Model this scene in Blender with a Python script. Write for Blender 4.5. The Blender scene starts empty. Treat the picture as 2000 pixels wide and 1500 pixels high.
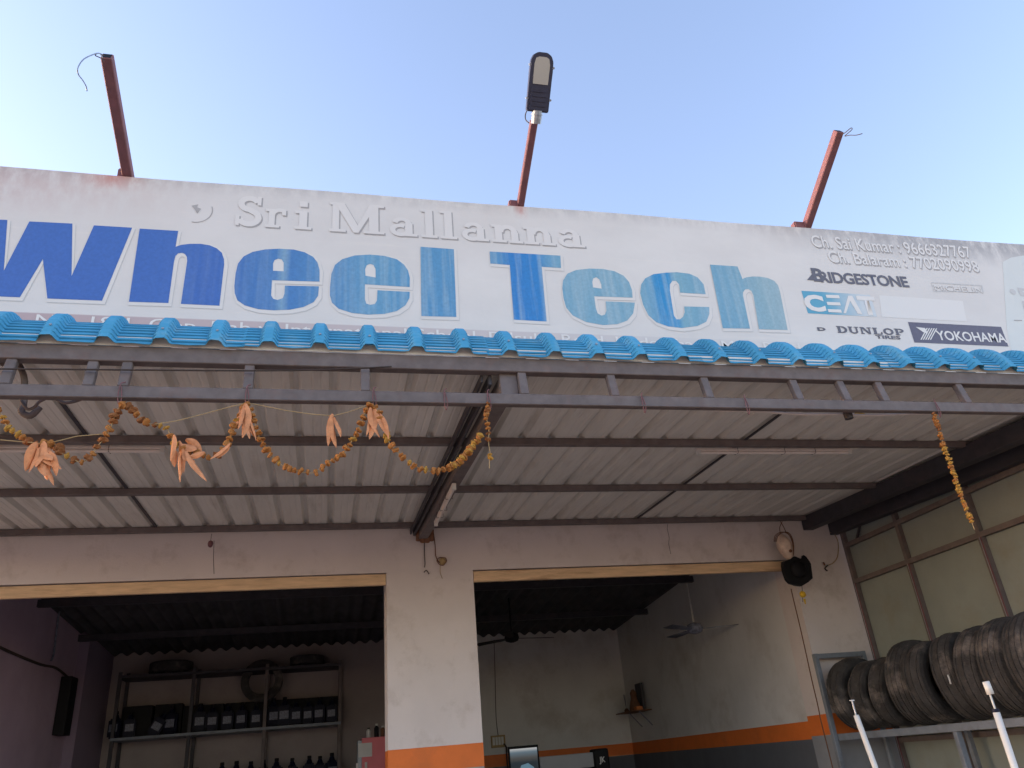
import bpy, bmesh, math, random
from mathutils import Vector, Matrix
random.seed(7)
C = bpy.context.scene.collection
sc = bpy.context.scene
# ------------------------------------------------------------------ camera
YAW, PITCH, ROLL, FPX = .25430179, .45331828, -.09046315, 1515.55
CAM = Vector((0, 0, 1.6))
fw = Vector((math.sin(YAW)*math.cos(PITCH), math.cos(YAW)*math.cos(PITCH), math.sin(PITCH)))
r0 = Vector((math.cos(YAW), -math.sin(YAW), 0)); u0 = r0.cross(fw)
rt = r0*math.cos(ROLL)+u0*math.sin(ROLL); up = -r0*math.sin(ROLL)+u0*math.cos(ROLL)
cd = bpy.data.cameras.new('camera'); cam = bpy.data.objects.new('camera', cd); C.objects.link(cam)
cd.sensor_width = 36; cd.lens = 36*FPX/2000; cd.clip_start = .05; cd.clip_end = 2000
cam.matrix_world = Matrix(((rt.x, up.x, -fw.x, CAM.x), (rt.y, up.y, -fw.y, CAM.y), (rt.z, up.z, -fw.z, CAM.z), (0, 0, 0, 1)))
sc.camera = cam
# ------------------------------------------------------------------ sky, sun, exposure
SUN_EL, SUN_AZ = math.radians(10), math.radians(-68)      # azimuth from +Y towards +X
w = bpy.data.worlds.new('World'); sc.world = w; w.use_nodes = True
nt = w.node_tree; bg = nt.nodes['Background']
sky = nt.nodes.new('ShaderNodeTexSky'); sky.sky_type = 'NISHITA'; sky.sun_disc = False
sky.sun_elevation = SUN_EL; sky.sun_rotation = SUN_AZ; sky.air_density = 1.0; sky.dust_density = .9; sky.ozone_density = 1.2
mixs = nt.nodes.new('ShaderNodeMix'); mixs.data_type = 'RGBA'; mixs.blend_type = 'MULTIPLY'; mixs.inputs[0].default_value = 1
nt.links.new(sky.outputs[0], mixs.inputs[6]); mixs.inputs[7].default_value = (1.14, .98, 1.03, 1)
nt.links.new(mixs.outputs[2], bg.inputs[0]); bg.inputs[1].default_value = .15
sl = bpy.data.lights.new('sun', 'SUN'); sun = bpy.data.objects.new('sun', sl); C.objects.link(sun)
sl.energy = .5; sl.angle = math.radians(10); sl.color = (1, .93, .86)
sd = Vector((math.sin(SUN_AZ)*math.cos(SUN_EL), math.cos(SUN_AZ)*math.cos(SUN_EL), math.sin(SUN_EL)))
sun.rotation_euler = (-sd).to_track_quat('-Z', 'Y').to_euler()
sc.view_settings.view_transform = 'Standard'; sc.view_settings.look = 'None'
sc.view_settings.exposure = 2.05; sc.view_settings.gamma = 1; sc.view_settings.use_curve_mapping = False

# ------------------------------------------------------------------ measuring helpers (photo point -> place)
def ray(x, y): return rt*((x-1000)/FPX) - up*((y-750)/FPX) + fw
def atY(x, y, Y): d = ray(x, y); return CAM+d*(Y/d.y)
def atX(x, y, X): d = ray(x, y); return CAM+d*(X/d.x)
def atZ(x, y, Z): d = ray(x, y); return CAM+d*((Z-1.6)/d.z)

# ------------------------------------------------------------------ materials
def mat(name, col, rough=.7, metal=0, var=.12, scale=6, bump=0, bscale=40, stain=None, stain_amt=0, stain_scale=3, stretch=(1, 1, 1), spec=.4, trans=0):
    m = bpy.data.materials.new(name); m.use_nodes = True; t = m.node_tree; n = t.nodes; L = t.links
    b = n['Principled BSDF']; b.inputs['Roughness'].default_value = rough; b.inputs['Metallic'].default_value = metal
    b.inputs['Specular IOR Level'].default_value = spec
    tc = n.new('ShaderNodeTexCoord'); mp = n.new('ShaderNodeMapping'); L.new(tc.outputs['Object'], mp.inputs[0]); mp.inputs['Scale'].default_value = stretch
    no = n.new('ShaderNodeTexNoise'); no.inputs['Scale'].default_value = scale; no.inputs['Detail'].default_value = 6; no.inputs['Roughness'].default_value = .6
    L.new(mp.outputs[0], no.inputs[0])
    rp = n.new('ShaderNodeValToRGB'); L.new(no.outputs[0], rp.inputs[0])
    rp.color_ramp.elements[0].position = .3; rp.color_ramp.elements[1].position = .7
    rp.color_ramp.elements[0].color = (*[max(0, c*(1-var)) for c in col], 1); rp.color_ramp.elements[1].color = (*[min(1, c*(1+var)) for c in col], 1)
    out = rp.outputs[0]
    if stain:
        n2 = n.new('ShaderNodeTexNoise'); n2.inputs['Scale'].default_value = stain_scale; n2.inputs['Detail'].default_value = 8; n2.inputs['Roughness'].default_value = .7
        L.new(mp.outputs[0], n2.inputs[0])
        r2 = n.new('ShaderNodeValToRGB'); L.new(n2.outputs[0], r2.inputs[0]); r2.color_ramp.elements[0].position = .52; r2.color_ramp.elements[1].position = .75
        r2.color_ramp.elements[0].color = (0, 0, 0, 1); r2.color_ramp.elements[1].color = (stain_amt,)*3+(1,)
        mx = n.new('ShaderNodeMix'); mx.data_type = 'RGBA'; L.new(r2.outputs[0], mx.inputs[0]); L.new(out, mx.inputs[6]); mx.inputs[7].default_value = (*stain, 1)
        out = mx.outputs[2]
    L.new(out, b.inputs['Base Color'])
    if bump:
        n3 = n.new('ShaderNodeTexNoise'); n3.inputs['Scale'].default_value = bscale; n3.inputs['Detail'].default_value = 4; L.new(mp.outputs[0], n3.inputs[0])
        bp = n.new('ShaderNodeBump'); bp.inputs['Strength'].default_value = bump; bp.inputs['Distance'].default_value = .01
        L.new(n3.outputs[0], bp.inputs['Height']); L.new(bp.outputs[0], b.inputs['Normal'])
    if trans: b.inputs['Transmission Weight'].default_value = trans
    return m
M = {}
M['wall'] = mat('wall_paint', (.67, .60, .575), .8, var=.05, scale=2, bump=.15, bscale=60, stain=(.36, .29, .24), stain_amt=.5, stain_scale=3.5)
M['inner'] = mat('inner_plaster', (.66, .64, .62), .85, var=.08, scale=1.5, bump=.15, stain=(.25, .18, .12), stain_amt=.4, stain_scale=1.3)
M['orange'] = mat('orange_paint', (.72, .17, .03), .6, var=.08, scale=5, bump=.1, stain=(.4, .12, .05), stain_amt=.4)
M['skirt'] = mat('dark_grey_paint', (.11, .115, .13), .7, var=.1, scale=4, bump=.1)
M['skirt_light'] = mat('mid_grey_paint', (.26, .27, .29), .7, var=.1, scale=4, bump=.1)
M['board'] = mat('timber', (.72, .50, .30), .75, var=.16, scale=5, stretch=(.8, 3, 7), stain=(.30, .15, .08), stain_amt=.8, stain_scale=2.3, bump=.2)
M['steel'] = mat('brown_grey_steel', (.145, .12, .115), .7, var=.2, scale=14, bump=.08, stain=(.2, .09, .06), stain_amt=.35, stain_scale=9)
M['steel_dark'] = mat('dark_steel', (.045, .042, .05), .6, var=.2, scale=12, stain=(.1, .05, .04), stain_amt=.3)
M['rack'] = mat('grey_rack_paint', (.19, .215, .25), .5, var=.15, scale=10, stain=(.1, .08, .07), stain_amt=.5, stain_scale=7)
M['redoxide'] = mat('red_oxide_paint', (.20, .085, .09), .7, var=.16, scale=15, stain=(.15, .055, .055), stain_amt=.5, stain_scale=10, bump=.1)
M['sheet'] = mat('cream_roof_sheet', (.67, .64, .59), .5, var=.06, scale=3, stretch=(4, .6, 1), stain=(.3, .24, .18), stain_amt=.45, stain_scale=2.2)
M['blue'] = mat('blue_tile_sheet', (.065, .31, .49), .65, var=.14, scale=3, stain=(.28, .40, .42), stain_amt=.6, stain_scale=6, spec=.25, bump=.1)
M['side'] = mat('green_grey_panel', (.245, .275, .255), .8, var=.08, scale=3, stain=(.22, .2, .15), stain_amt=.5, stain_scale=2.5, bump=.1)
M['roofdark'] = mat('shaded_cement_sheet', (.06, .056, .058), .9, var=.3, scale=3)  # the ceiling's lack of light is put into this dark base colour
M['rubber'] = mat('tyre_rubber', (.05, .046, .044), .9, var=.4, scale=9, stain=(.24, .20, .17), stain_amt=.85, stain_scale=5, bump=.5, bscale=90)
M['black'] = mat('black_plastic', (.009, .009, .011), .6, var=.2, spec=.2)
M['darkblue'] = mat('navy_plastic', (.006, .008, .024), .5, var=.2, spec=.15)
M['lab'] = mat('pale_label', (.16, .17, .22), .5, var=.5, scale=40)
M['white'] = mat('white_plastic', (.62, .61, .58), .4, var=.04, stain=(.5, .46, .4), stain_amt=.4)
M['tube'] = mat('tube_batten', (.68, .62, .58), .5, var=.05, stain=(.4, .3, .25), stain_amt=.4, stain_scale=9)
M['marigold'] = mat('dried_marigold', (.44, .18, .045), .9, var=.35, scale=45, bump=.6, bscale=120)
M['marigold_b'] = mat('brown_marigold', (.30, .12, .04), .9, var=.35, scale=45, bump=.6, bscale=120)
M['marigold_y'] = mat('yellow_marigold', (.50, .27, .05), .9, var=.3, scale=45, bump=.6, bscale=120)
M['leaf'] = mat('dried_mango_leaf', (.60, .25, .11), .75, var=.25, scale=25, bump=.4, bscale=60, stain=(.3, .12, .05), stain_amt=.6, stain_scale=14)
M['thread'] = mat('cotton_thread', (.38, .27, .13), .9)
M['cord'] = mat('dark_cord', (.05, .035, .03), .8)
M['gourd'] = mat('dried_ash_gourd', (.66, .52, .42), .8, var=.15, scale=20, stain=(.4, .24, .17), stain_amt=.7, stain_scale=14, bump=.3)
M['yellow'] = mat('yellow_pompom', (.62, .4, .03), .8, var=.2, scale=60, bump=.5)
M['pink'] = mat('pink_cabinet', (.75, .2, .22), .5, var=.06)
M['lampbody'] = mat('lamp_casting', (.045, .05, .085), .45, var=.15, scale=20)
M['lens'] = mat('lamp_diffuser', (.5, .48, .43), .35, var=.05)
M['galv'] = mat('galvanised_pipe', (.33, .36, .4), .4, metal=.4, var=.15, scale=30)
M['ground'] = mat('packed_dirt', (.41, .275, .185), .95, var=.15, scale=.6, bump=.3, bscale=6)
M['floor'] = mat('cement_floor', (.28, .26, .24), .8, var=.15, scale=1.5)
M['brown'] = mat('brown_wood', (.16, .07, .035), .7, var=.25, scale=20)
M['cloth_o'] = mat('orange_cloth', (.6, .2, .06), .8)
M['grey_logo'] = mat('grey_print', (.13, .125, .15), .5, var=.1, scale=60)
M['plum'] = mat('plum_print', (.12, .11, .155), .5, var=.1, scale=40)
M['small_print'] = mat('small_print', (.735, .69, .64), .5, var=.03, scale=2)
M['shadow_print'] = mat('shadow_print', (.41, .38, .36), .5, var=.1, scale=30)
M['faint_print'] = mat('faint_print', (.58, .565, .54), .5, var=.05, scale=30)
M['white_print'] = mat('white_print', (.775, .735, .685), .5, var=.02, scale=3)
M['lgreen'] = mat('pale_green_print', (.68, .69, .65), .5, var=.03, scale=3)
M['screen_b'] = mat('screen_photo', (.03, .035, .05), .2, var=.8, scale=9)

def sign_mat():
    m = bpy.data.materials.new('faded_flex_banner'); m.use_nodes = True; t = m.node_tree; n = t.nodes; L = t.links; b = n['Principled BSDF']
    b.inputs['Roughness'].default_value = .5
    tc = n.new('ShaderNodeTexCoord'); sx = n.new('ShaderNodeSeparateXYZ'); L.new(tc.outputs['Object'], sx.inputs[0])
    def noise(scale, st=(1, 1, 1), det=6):
        mp = n.new('ShaderNodeMapping'); mp.inputs['Scale'].default_value = st; L.new(tc.outputs['Object'], mp.inputs[0])
        q = n.new('ShaderNodeTexNoise'); q.inputs['Scale'].default_value = scale; q.inputs['Detail'].default_value = det; q.inputs['Roughness'].default_value = .65; L.new(mp.outputs[0], q.inputs[0]); return q.outputs[0]
    def mr(v, a, b_, c=0, d=1):
        q = n.new('ShaderNodeMapRange'); q.inputs[1].default_value = a; q.inputs[2].default_value = b_; q.inputs[3].default_value = c; q.inputs[4].default_value = d; L.new(v, q.inputs[0]); return q.outputs[0]
    def mul(a, c, op='MULTIPLY'):
        q = n.new('ShaderNodeMath'); q.operation = op; q.use_clamp = True
        L.new(a, q.inputs[0])
        if isinstance(c, (int, float)): q.inputs[1].default_value = c
        else: L.new(c, q.inputs[1])
        return q.outputs[0]
    def mix(f, a, c):
        q = n.new('ShaderNodeMix'); q.data_type = 'RGBA'; L.new(f, q.inputs[0])
        if isinstance(a, tuple): q.inputs[6].default_value = (*a, 1)
        else: L.new(a, q.inputs[6])
        q.inputs[7].default_value = (*c, 1); return q.outputs[2]
    big = noise(1.1, (1, 1, 1.6)); fine = noise(14, (1, 1, .5)); streak = noise(9, (1, 1, .08)); hst = noise(7, (.12, 1, 3))
    col = mix(mr(big, .35, .65), (.68, .635, .585), (.745, .70, .645))
    col = mix(mul(mr(hst, .58, .72), .35), col, (.82, .75, .66))
    # pink grime on the left, heaviest under the top edge
    left = mul(mr(sx.outputs[0], -.7, -2.1), mr(sx.outputs[2], 4.82, 5.2))
    col = mix(mul(mul(left, mr(fine, .3, .6)), .85), col, (.50, .29, .25))
    col = mix(mul(mr(sx.outputs[0], .4, -2.2), mul(mr(sx.outputs[2], 4.4, 5.2, .1, .5), mr(big, .3, .7, .4, 1))), col, (.60, .54, .52))
    # red paint runs at the arm feet
    for px_, wd in ((-1.40, .22), (1.30, .06)):
        d = n.new('ShaderNodeMath'); d.operation = 'SUBTRACT'; L.new(sx.outputs[0], d.inputs[0]); d.inputs[1].default_value = px_
        a = n.new('ShaderNodeMath'); a.operation = 'ABSOLUTE'; L.new(d.outputs[0], a.inputs[0])
        f = mul(mr(a.outputs[0], wd, 0), mr(sx.outputs[2], 5.08, 5.2)); f = mul(f, mr(fine, .3, .55))
        col = mix(mul(f, .9), col, (.60, .14, .08))
    # soot along the top on the right
    rg = mul(mr(sx.outputs[0], 3.0, 4.6), mul(mr(sx.outputs[2], 4.93, 5.16), mr(fine, .28, .56)))
    col = mix(mul(rg, .85), col, (.33, .31, .30))
    top = mul(mr(sx.outputs[2], 5.10, 5.2), mr(fine, .35, .6)); col = mix(mul(top, .45), col, (.42, .38, .36))
    # the address band along the bottom
    band = mr(sx.outputs[2], 4.157, 4.150)
    bc = n.new('ShaderNodeMix'); bc.data_type = 'RGBA'; L.new(mr(sx.outputs[0], -1.5, 2.5), bc.inputs[0]); bc.inputs[6].default_value = (.50, .37, .36, 1); bc.inputs[7].default_value = (.66, .62, .58, 1)
    q = n.new('ShaderNodeMix'); q.data_type = 'RGBA'; L.new(mul(band, mr(sx.outputs[0], 3.6, 2.6)), q.inputs[0]); L.new(col, q.inputs[6]); L.new(bc.outputs[2], q.inputs[7]); col = q.outputs[2]
    L.new(col, b.inputs['Base Color'])
    bp = n.new('ShaderNodeBump'); bp.inputs['Strength'].default_value = .25; bp.inputs['Distance'].default_value = .03; L.new(big, bp.inputs['Height']); L.new(bp.outputs[0], b.inputs['Normal'])
    return m
M['sign'] = sign_mat()
def fade_mat():
    m = bpy.data.materials.new('faded_blue_print'); m.use_nodes = True; t = m.node_tree; n = t.nodes; L = t.links; b = n['Principled BSDF']; b.inputs['Roughness'].default_value = .5
    tc = n.new('ShaderNodeTexCoord'); sx = n.new('ShaderNodeSeparateXYZ'); L.new(tc.outputs['Object'], sx.inputs[0])
    mp = n.new('ShaderNodeMapping'); mp.inputs['Scale'].default_value = (1, 1, .05); L.new(tc.outputs['Object'], mp.inputs[0])
    st = n.new('ShaderNodeTexNoise'); st.inputs['Scale'].default_value = 26; st.inputs['Detail'].default_value = 5; L.new(mp.outputs[0], st.inputs[0])
    fi = n.new('ShaderNodeTexNoise'); fi.inputs['Scale'].default_value = 55; fi.inputs['Detail'].default_value = 3; L.new(tc.outputs['Object'], fi.inputs[0])
    rp = n.new('ShaderNodeValToRGB'); mr = n.new('ShaderNodeMapRange'); L.new(sx.outputs[0], mr.inputs[0]); mr.inputs[1].default_value = -2.3; mr.inputs[2].default_value = 3.6; L.new(mr.outputs[0], rp.inputs[0])
    cr = rp.color_ramp
    P = [(0, (.042, .135, .48)), (.27, (.042, .14, .48)), (.30, (.05, .18, .49)), (.328, (.055, .2, .5)), (.335, (.16, .34, .54)), (.344, (.055, .2, .5)), (.37, (.07, .24, .52)), (.39, (.085, .26, .52)),
         (.43, (.11, .32, .54)), (.49, (.08, .28, .53)), (.53, (.08, .28, .53)), (.575, (.09, .29, .54)), (.592, (.02, .20, .57)), (.622, (.02, .21, .57)), (.634, (.10, .31, .55)), (.655, (.16, .37, .53)), (.745, (.17, .38, .53)),
         (.763, (.12, .34, .55)), (.771, (.015, .25, .58)), (.788, (.02, .26, .58)), (.797, (.17, .39, .53)), (.84, (.13, .35, .54)), (.88, (.16, .37, .53)), (.91, (.22, .41, .52)), (1, (.36, .48, .54))]
    while len(cr.elements) < len(P): cr.elements.new(.5)
    for e, (p, c) in zip(cr.elements, P): e.position = p; e.color = (c[0]*1.15, c[1], c[2]*.90, 1)
    # pale streaks, stronger to the right
    f = n.new('ShaderNodeMapRange'); L.new(st.outputs[0], f.inputs[0]); f.inputs[1].default_value = .45; f.inputs[2].default_value = .78; f.inputs[4].default_value = .5
    g = n.new('ShaderNodeMapRange'); L.new(sx.outputs[0], g.inputs[0]); g.inputs[1].default_value = -1.1; g.inputs[2].default_value = .6; g.inputs[3].default_value = .02
    h = n.new('ShaderNodeMath'); h.operation = 'MULTIPLY'; L.new(f.outputs[0], h.inputs[0]); L.new(g.outputs[0], h.inputs[1])
    mx = n.new('ShaderNodeMix'); mx.data_type = 'RGBA'; L.new(h.outputs[0], mx.inputs[0]); L.new(rp.outputs[0], mx.inputs[6]); mx.inputs[7].default_value = (.46, .56, .58, 1)
    k = n.new('ShaderNodeMapRange'); L.new(fi.outputs[0], k.inputs[0]); k.inputs[1].default_value = .3; k.inputs[2].default_value = .7; k.inputs[3].default_value = .93; k.inputs[4].default_value = 1.08
    vm = n.new('ShaderNodeVectorMath'); vm.operation = 'SCALE'; L.new(mx.outputs[2], vm.inputs[0]); L.new(k.outputs[0], vm.inputs['Scale'])
    L.new(vm.outputs[0], b.inputs['Base Color']); return m
M['bigblue'] = fade_mat()
def two_tone(name, x0, x1, c0, c1):
    m = bpy.data.materials.new(name); m.use_nodes = True; t = m.node_tree; n = t.nodes; L = t.links; b = n['Principled BSDF']; b.inputs['Roughness'].default_value = .5
    tc = n.new('ShaderNodeTexCoord'); sx = n.new('ShaderNodeSeparateXYZ'); L.new(tc.outputs['Object'], sx.inputs[0])
    no = n.new('ShaderNodeTexNoise'); no.inputs['Scale'].default_value = 25; L.new(tc.outputs['Object'], no.inputs[0])
    a = n.new('ShaderNodeMath'); a.operation = 'MULTIPLY_ADD'; L.new(no.outputs[0], a.inputs[0]); a.inputs[1].default_value = .12; L.new(sx.outputs[0], a.inputs[2])
    mr = n.new('ShaderNodeMapRange'); L.new(a.outputs[0], mr.inputs[0]); mr.inputs[1].default_value = x0; mr.inputs[2].default_value = x1
    mx = n.new('ShaderNodeMix'); mx.data_type = 'RGBA'; L.new(mr.outputs[0], mx.inputs[0]); mx.inputs[6].default_value = (*c0, 1); mx.inputs[7].default_value = (*c1, 1)
    L.new(mx.outputs[2], b.inputs['Base Color']); return m

# ------------------------------------------------------------------ mesh helpers
def obj(name, bm, m, parent=None, smooth=False, label=None):
    me = bpy.data.meshes.new(name); bmesh.ops.recalc_face_normals(bm, faces=bm.faces[:]) if len(bm.faces) else None
    bm.to_mesh(me); bm.free(); me.materials.append(M[m] if isinstance(m, str) else m)
    if smooth: me.polygons.foreach_set('use_smooth', [True]*len(me.polygons))
    o = bpy.data.objects.new(name, me); C.objects.link(o)
    if parent: o.parent = parent; o.matrix_parent_inverse = Matrix.Translation(parent.location).inverted() if parent.type == 'EMPTY' else Matrix()
    if label: o['label'] = label
    return o
def thing(name, label, cat, loc=(0, 0, 0), group=None):
    o = bpy.data.objects.new(name, None); C.objects.link(o); o.location = loc; o.empty_display_size = .1
    o['label'] = label; o['category'] = cat
    if group: o['group'] = group
    return o
def tag(o, label, cat, group=None):
    o['label'] = label; o['category'] = cat
    if group: o['group'] = group
    return o
def box(bm, x0, x1, y0, y1, z0, z1):
    v = [bm.verts.new(p) for p in ((x0, y0, z0), (x1, y0, z0), (x1, y1, z0), (x0, y1, z0), (x0, y0, z1), (x1, y0, z1), (x1, y1, z1), (x0, y1, z1))]
    for f in ((0, 3, 2, 1), (4, 5, 6, 7), (0, 1, 5, 4), (1, 2, 6, 5), (2, 3, 7, 6), (3, 0, 4, 7)): bm.faces.new([v[i] for i in f])
    return v
def B(*a):
    bm = bmesh.new(); box(bm, *a); return bm
def bevelled(*a, w=.006):
    bm = B(*a); bmesh.ops.bevel(bm, geom=bm.edges[:], offset=w, segments=2, affect='EDGES', profile=.6); return bm
def beam(bm, p, q, w, h, upv=(0, 0, 1)):
    p = Vector(p); q = Vector(q); d = (q-p).normalized(); s = d.cross(Vector(upv)).normalized(); t = s.cross(d).normalized()
    v = [bm.verts.new(c+s*a*w/2+t*b*h/2) for c in (p, q) for a, b in ((-1, -1), (1, -1), (1, 1), (-1, 1))]
    for f in ((0, 1, 2, 3), (7, 6, 5, 4), (0, 4, 5, 1), (1, 5, 6, 2), (2, 6, 7, 3), (3, 7, 4, 0)): bm.faces.new([v[i] for i in f])
def tube(bm, pts, r, seg=8, cap=True):
    pts = [Vector(p) for p in pts]; rings = []; n = len(pts); rr = r if hasattr(r, '__len__') else [r]*n; s = None
    for i, p in enumerate(pts):
        d = (pts[min(i+1, n-1)]-pts[max(i-1, 0)]).normalized()
        if s is None: s = d.cross(Vector((0, 0, 1)) if abs(d.z) < .9 else Vector((1, 0, 0))).normalized()
        else: s = (s-d*s.dot(d)).normalized()
        t = d.cross(s)
        rings.append([bm.verts.new(p+(s*math.cos(2*math.pi*k/seg)+t*math.sin(2*math.pi*k/seg))*rr[i]) for k in range(seg)])
    for a, b in zip(rings, rings[1:]):
        for k in range(seg): bm.faces.new((a[k], a[(k+1) % seg], b[(k+1) % seg], b[k]))
    if cap: bm.faces.new(rings[0][::-1]); bm.faces.new(rings[-1])
def lathe(bm, prof, c, seg=16, axis='z'):
    c = Vector(c); rings = []
    for r, h in prof:
        ring = []
        for k in range(seg):
            a = 2*math.pi*k/seg
            if axis == 'z': q = Vector((r*math.cos(a), r*math.sin(a), h))
            else: q = Vector((r*math.cos(a), h, r*math.sin(a)))
            ring.append(bm.verts.new(c+q))
        rings.append(ring)
    for a, b in zip(rings, rings[1:]):
        for k in range(seg): bm.faces.new((a[k], a[(k+1) % seg], b[(k+1) % seg], b[k]))
    bm.faces.new(rings[0][::-1]); bm.faces.new(rings[-1])
def poly_xz(bm, pts, y, th=0):
    """flat (or thick) polygon standing in the XZ plane"""
    f = [bm.verts.new((p[0], y, p[1])) for p in pts]
    fc = bm.faces.new(f)
    if th:
        b = [bm.verts.new((p[0], y+th, p[1])) for p in pts]; bm.faces.new(b[::-1])
        for i in range(len(f)): j = (i+1) % len(f); bm.faces.new((f[i], f[j], b[j], b[i]))
    return fc
def smooth_path(pts, k=4):
    P = [Vector(p) for p in pts]; out = []
    for i in range(len(P)-1):
        p0, p1, p2, p3 = P[max(i-1, 0)], P[i], P[i+1], P[min(i+2, len(P)-1)]
        for j in range(k):
            t = j/k; out.append(.5*((2*p1)+(p2-p0)*t+(2*p0-5*p1+4*p2-p3)*t*t+(3*p1-p0-3*p2+p3)*t**3))
    out.append(P[-1]); return out

# ================================================================== GROUND
g = bmesh.new(); s = 600
vs = [g.verts.new(p) for p in ((-s, -s, 0), (s, -s, 0), (s, s, 0), (-s, s, 0))]; g.faces.new(vs)
gr = obj('ground', g, 'ground'); gr['kind'] = 'structure'
fl = obj('floor', B(-4.4, 5.6, 3.5, 13.0, .004, .08), 'floor'); fl['kind'] = 'structure'

# ================================================================== BUILDING
WY = 7.3; WB = 7.65; ZL = 3.283
bld = thing('shop_building', 'single storey tyre shop with two open bays and an orange band on its pillars', 'building', (0, 7.3, 0))
o = obj('header_wall', B(-4.2, 5.47, WY, WB, ZL, 4.3), 'wall', bld)
Z1, Z2 = 1.785, 1.60     # orange band
def pillar(x0, x1, low):
    p = obj('pillar', B(x0, x1, WY, WB, Z1, ZL-.0005), 'wall', bld)
    obj('orange_band', B(x0-.001, x1+.001, WY-.001, WB+.001, Z2, Z1-.0005), 'orange', p)
    obj('dado', B(x0, x1, WY, WB, .08, Z2-.0005), low, p)
pillar(.532, 1.348, 'skirt_light'); pillar(4.73, 5.47, 'skirt_light'); pillar(-4.2, -3.35, 'skirt_light')
for a, b in ((-3.35, .532), (1.348, 4.73)):
    bd = obj('lintel_board', bevelled(a+.004, b-.004, WY+.006, WY+.05, 3.172, ZL-.012, w=.003), 'board', bld)
# shadow gap strip above the boards is the wall's own recess
# inside walls
def inner_wall(y, x0, x1, side=None):
    pass
obj('back_wall', B(-3.35, .959, 12.75, 12.9, .08, 3.9), mat('dim_back_wall', (.36, .31, .30), .9, var=.12, scale=1.5, bump=.2, stain=(.15, .11, .1), stain_amt=.5, stain_scale=1.5), bld)  # darker plaster than the right bay: the left bay's dimness is in its colour
iw = obj('back_wall', B(.96, 4.9, 12.75, 12.9, 1.74, 3.9), 'inner', bld)
obj('orange_band', B(.96, 4.9, 12.748, 12.9, 1.575, 1.7395), 'orange', iw)
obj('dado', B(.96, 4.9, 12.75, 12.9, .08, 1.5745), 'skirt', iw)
iw = obj('side_wall', B(4.735, 4.9, WB+.001, 12.75, 1.74, 3.9), 'inner', bld)
obj('orange_band', B(4.733, 4.9, WB+.001, 12.748, 1.575, 1.7395), 'orange', iw)
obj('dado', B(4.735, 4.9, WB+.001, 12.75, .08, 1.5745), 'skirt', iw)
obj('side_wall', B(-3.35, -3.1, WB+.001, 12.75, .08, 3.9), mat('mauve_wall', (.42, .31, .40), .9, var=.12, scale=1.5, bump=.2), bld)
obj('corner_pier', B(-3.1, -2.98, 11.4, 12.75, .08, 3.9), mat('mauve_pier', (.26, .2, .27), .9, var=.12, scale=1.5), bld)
obj('partition_wall', B(.90, 1.02, WB+.001, 12.749, .08, 3.9), 'inner', bld)
# corrugated cement ceiling
bm = bmesh.new(); N = int(8.1/.17*8)
def cz(y): return 3.475+(12.75-y)*.062
prev = None
for i in range(N+1):
    x = -3.2+8.1*i/N; dz = .024*math.cos(2*math.pi*x/.17)
    cur = [bm.verts.new((x, y, cz(y)+dz)) for y in (7.66, 12.8)]
    if prev: bm.faces.new((prev[0], cur[0], cur[1], prev[1]))
    prev = cur
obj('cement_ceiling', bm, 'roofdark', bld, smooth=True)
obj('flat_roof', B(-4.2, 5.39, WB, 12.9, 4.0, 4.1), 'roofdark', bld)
for y in (9.6, 11.3): obj('ceiling_beam', B(-3.1, 4.73, y, y+.06, cz(y)-.11, cz(y)-.03), 'steel_dark', bld)
# cracks and joints in the plaster: thin recessed-looking dark grooves
for pts in (((418, 1056), (417, 1090), (418, 1121)), ((1304, 1024), (1303, 1032), (1307, 1050), (1306, 1062), (1310, 1082)),):
    bm = bmesh.new(); tube(bm, [atY(x, y, WY-.001) for x, y in pts], .0022, 5); obj('plaster_crack', bm, 'cord', bld)

# ================================================================== CANOPY
can = thing('canopy', 'steel framed canopy with cream corrugated sheets and a curved blue tile edge', 'canopy', (0, 3.74, 3.4))
XL, XR = -4.3, 5.5
def rz(y): return 3.735-(7.3-y)*.034       # underside of the sheets
def bar(name, p, q, w, h, m='steel', upv=(0, 0, 1)):
    bm = bmesh.new(); beam(bm, p, q, w, h, upv); bmesh.ops.bevel(bm, geom=bm.edges[:], offset=.004, segments=1, affect='EDGES'); return obj(name, bm, m, can)
# front truss
bar('top_rail', (XL, 3.76, 3.600), (XR, 3.76, 3.597), .06, .085)
obj('eave_filler', B(XL, XR, 3.7225, 3.7275, 3.64, 3.69), 'sheet', can)
bar('bottom_rail', (XL, 3.725, 3.372), (XR, 3.725, 3.375), .05, .062)
bar('rail_lip', (XL, 3.70, 3.337), (XR, 3.70, 3.339), .03, .008)
for x, y in ((15, 735), (178, 730), (245, 735), (486, 738), (713, 742), (1021, 750), (1196, 755), (1379, 758), (1553, 760), (1646, 764), (1720, 765), (1879, 770), ):
    X = atY(x, y, 3.74).x
    bar('strut', (X, 3.725, 3.404), (X+.0, 3.76, 3.562), .048, .04, upv=(0, 1, 0))
bm = bmesh.new(); q_ = atY(1650, 790, 3.77); tube(bm, [(q_.x, 3.77, 3.42), (q_.x+.006, 3.775, 3.315)], .026, 12); obj('cut_pipe', bm, 'steel_dark', can)
# column plate and clamp by the centre rafter
bar('bracket_plate', (.96, 3.77, 3.404), (.96, 3.79, 3.562), .10, .05, 'steel', (0, 1, 0))
bar('clamp', (1.035, 3.745, 3.404), (1.035, 3.75, 3.50), .045, .04, 'steel', (0, 1, 0))
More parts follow.
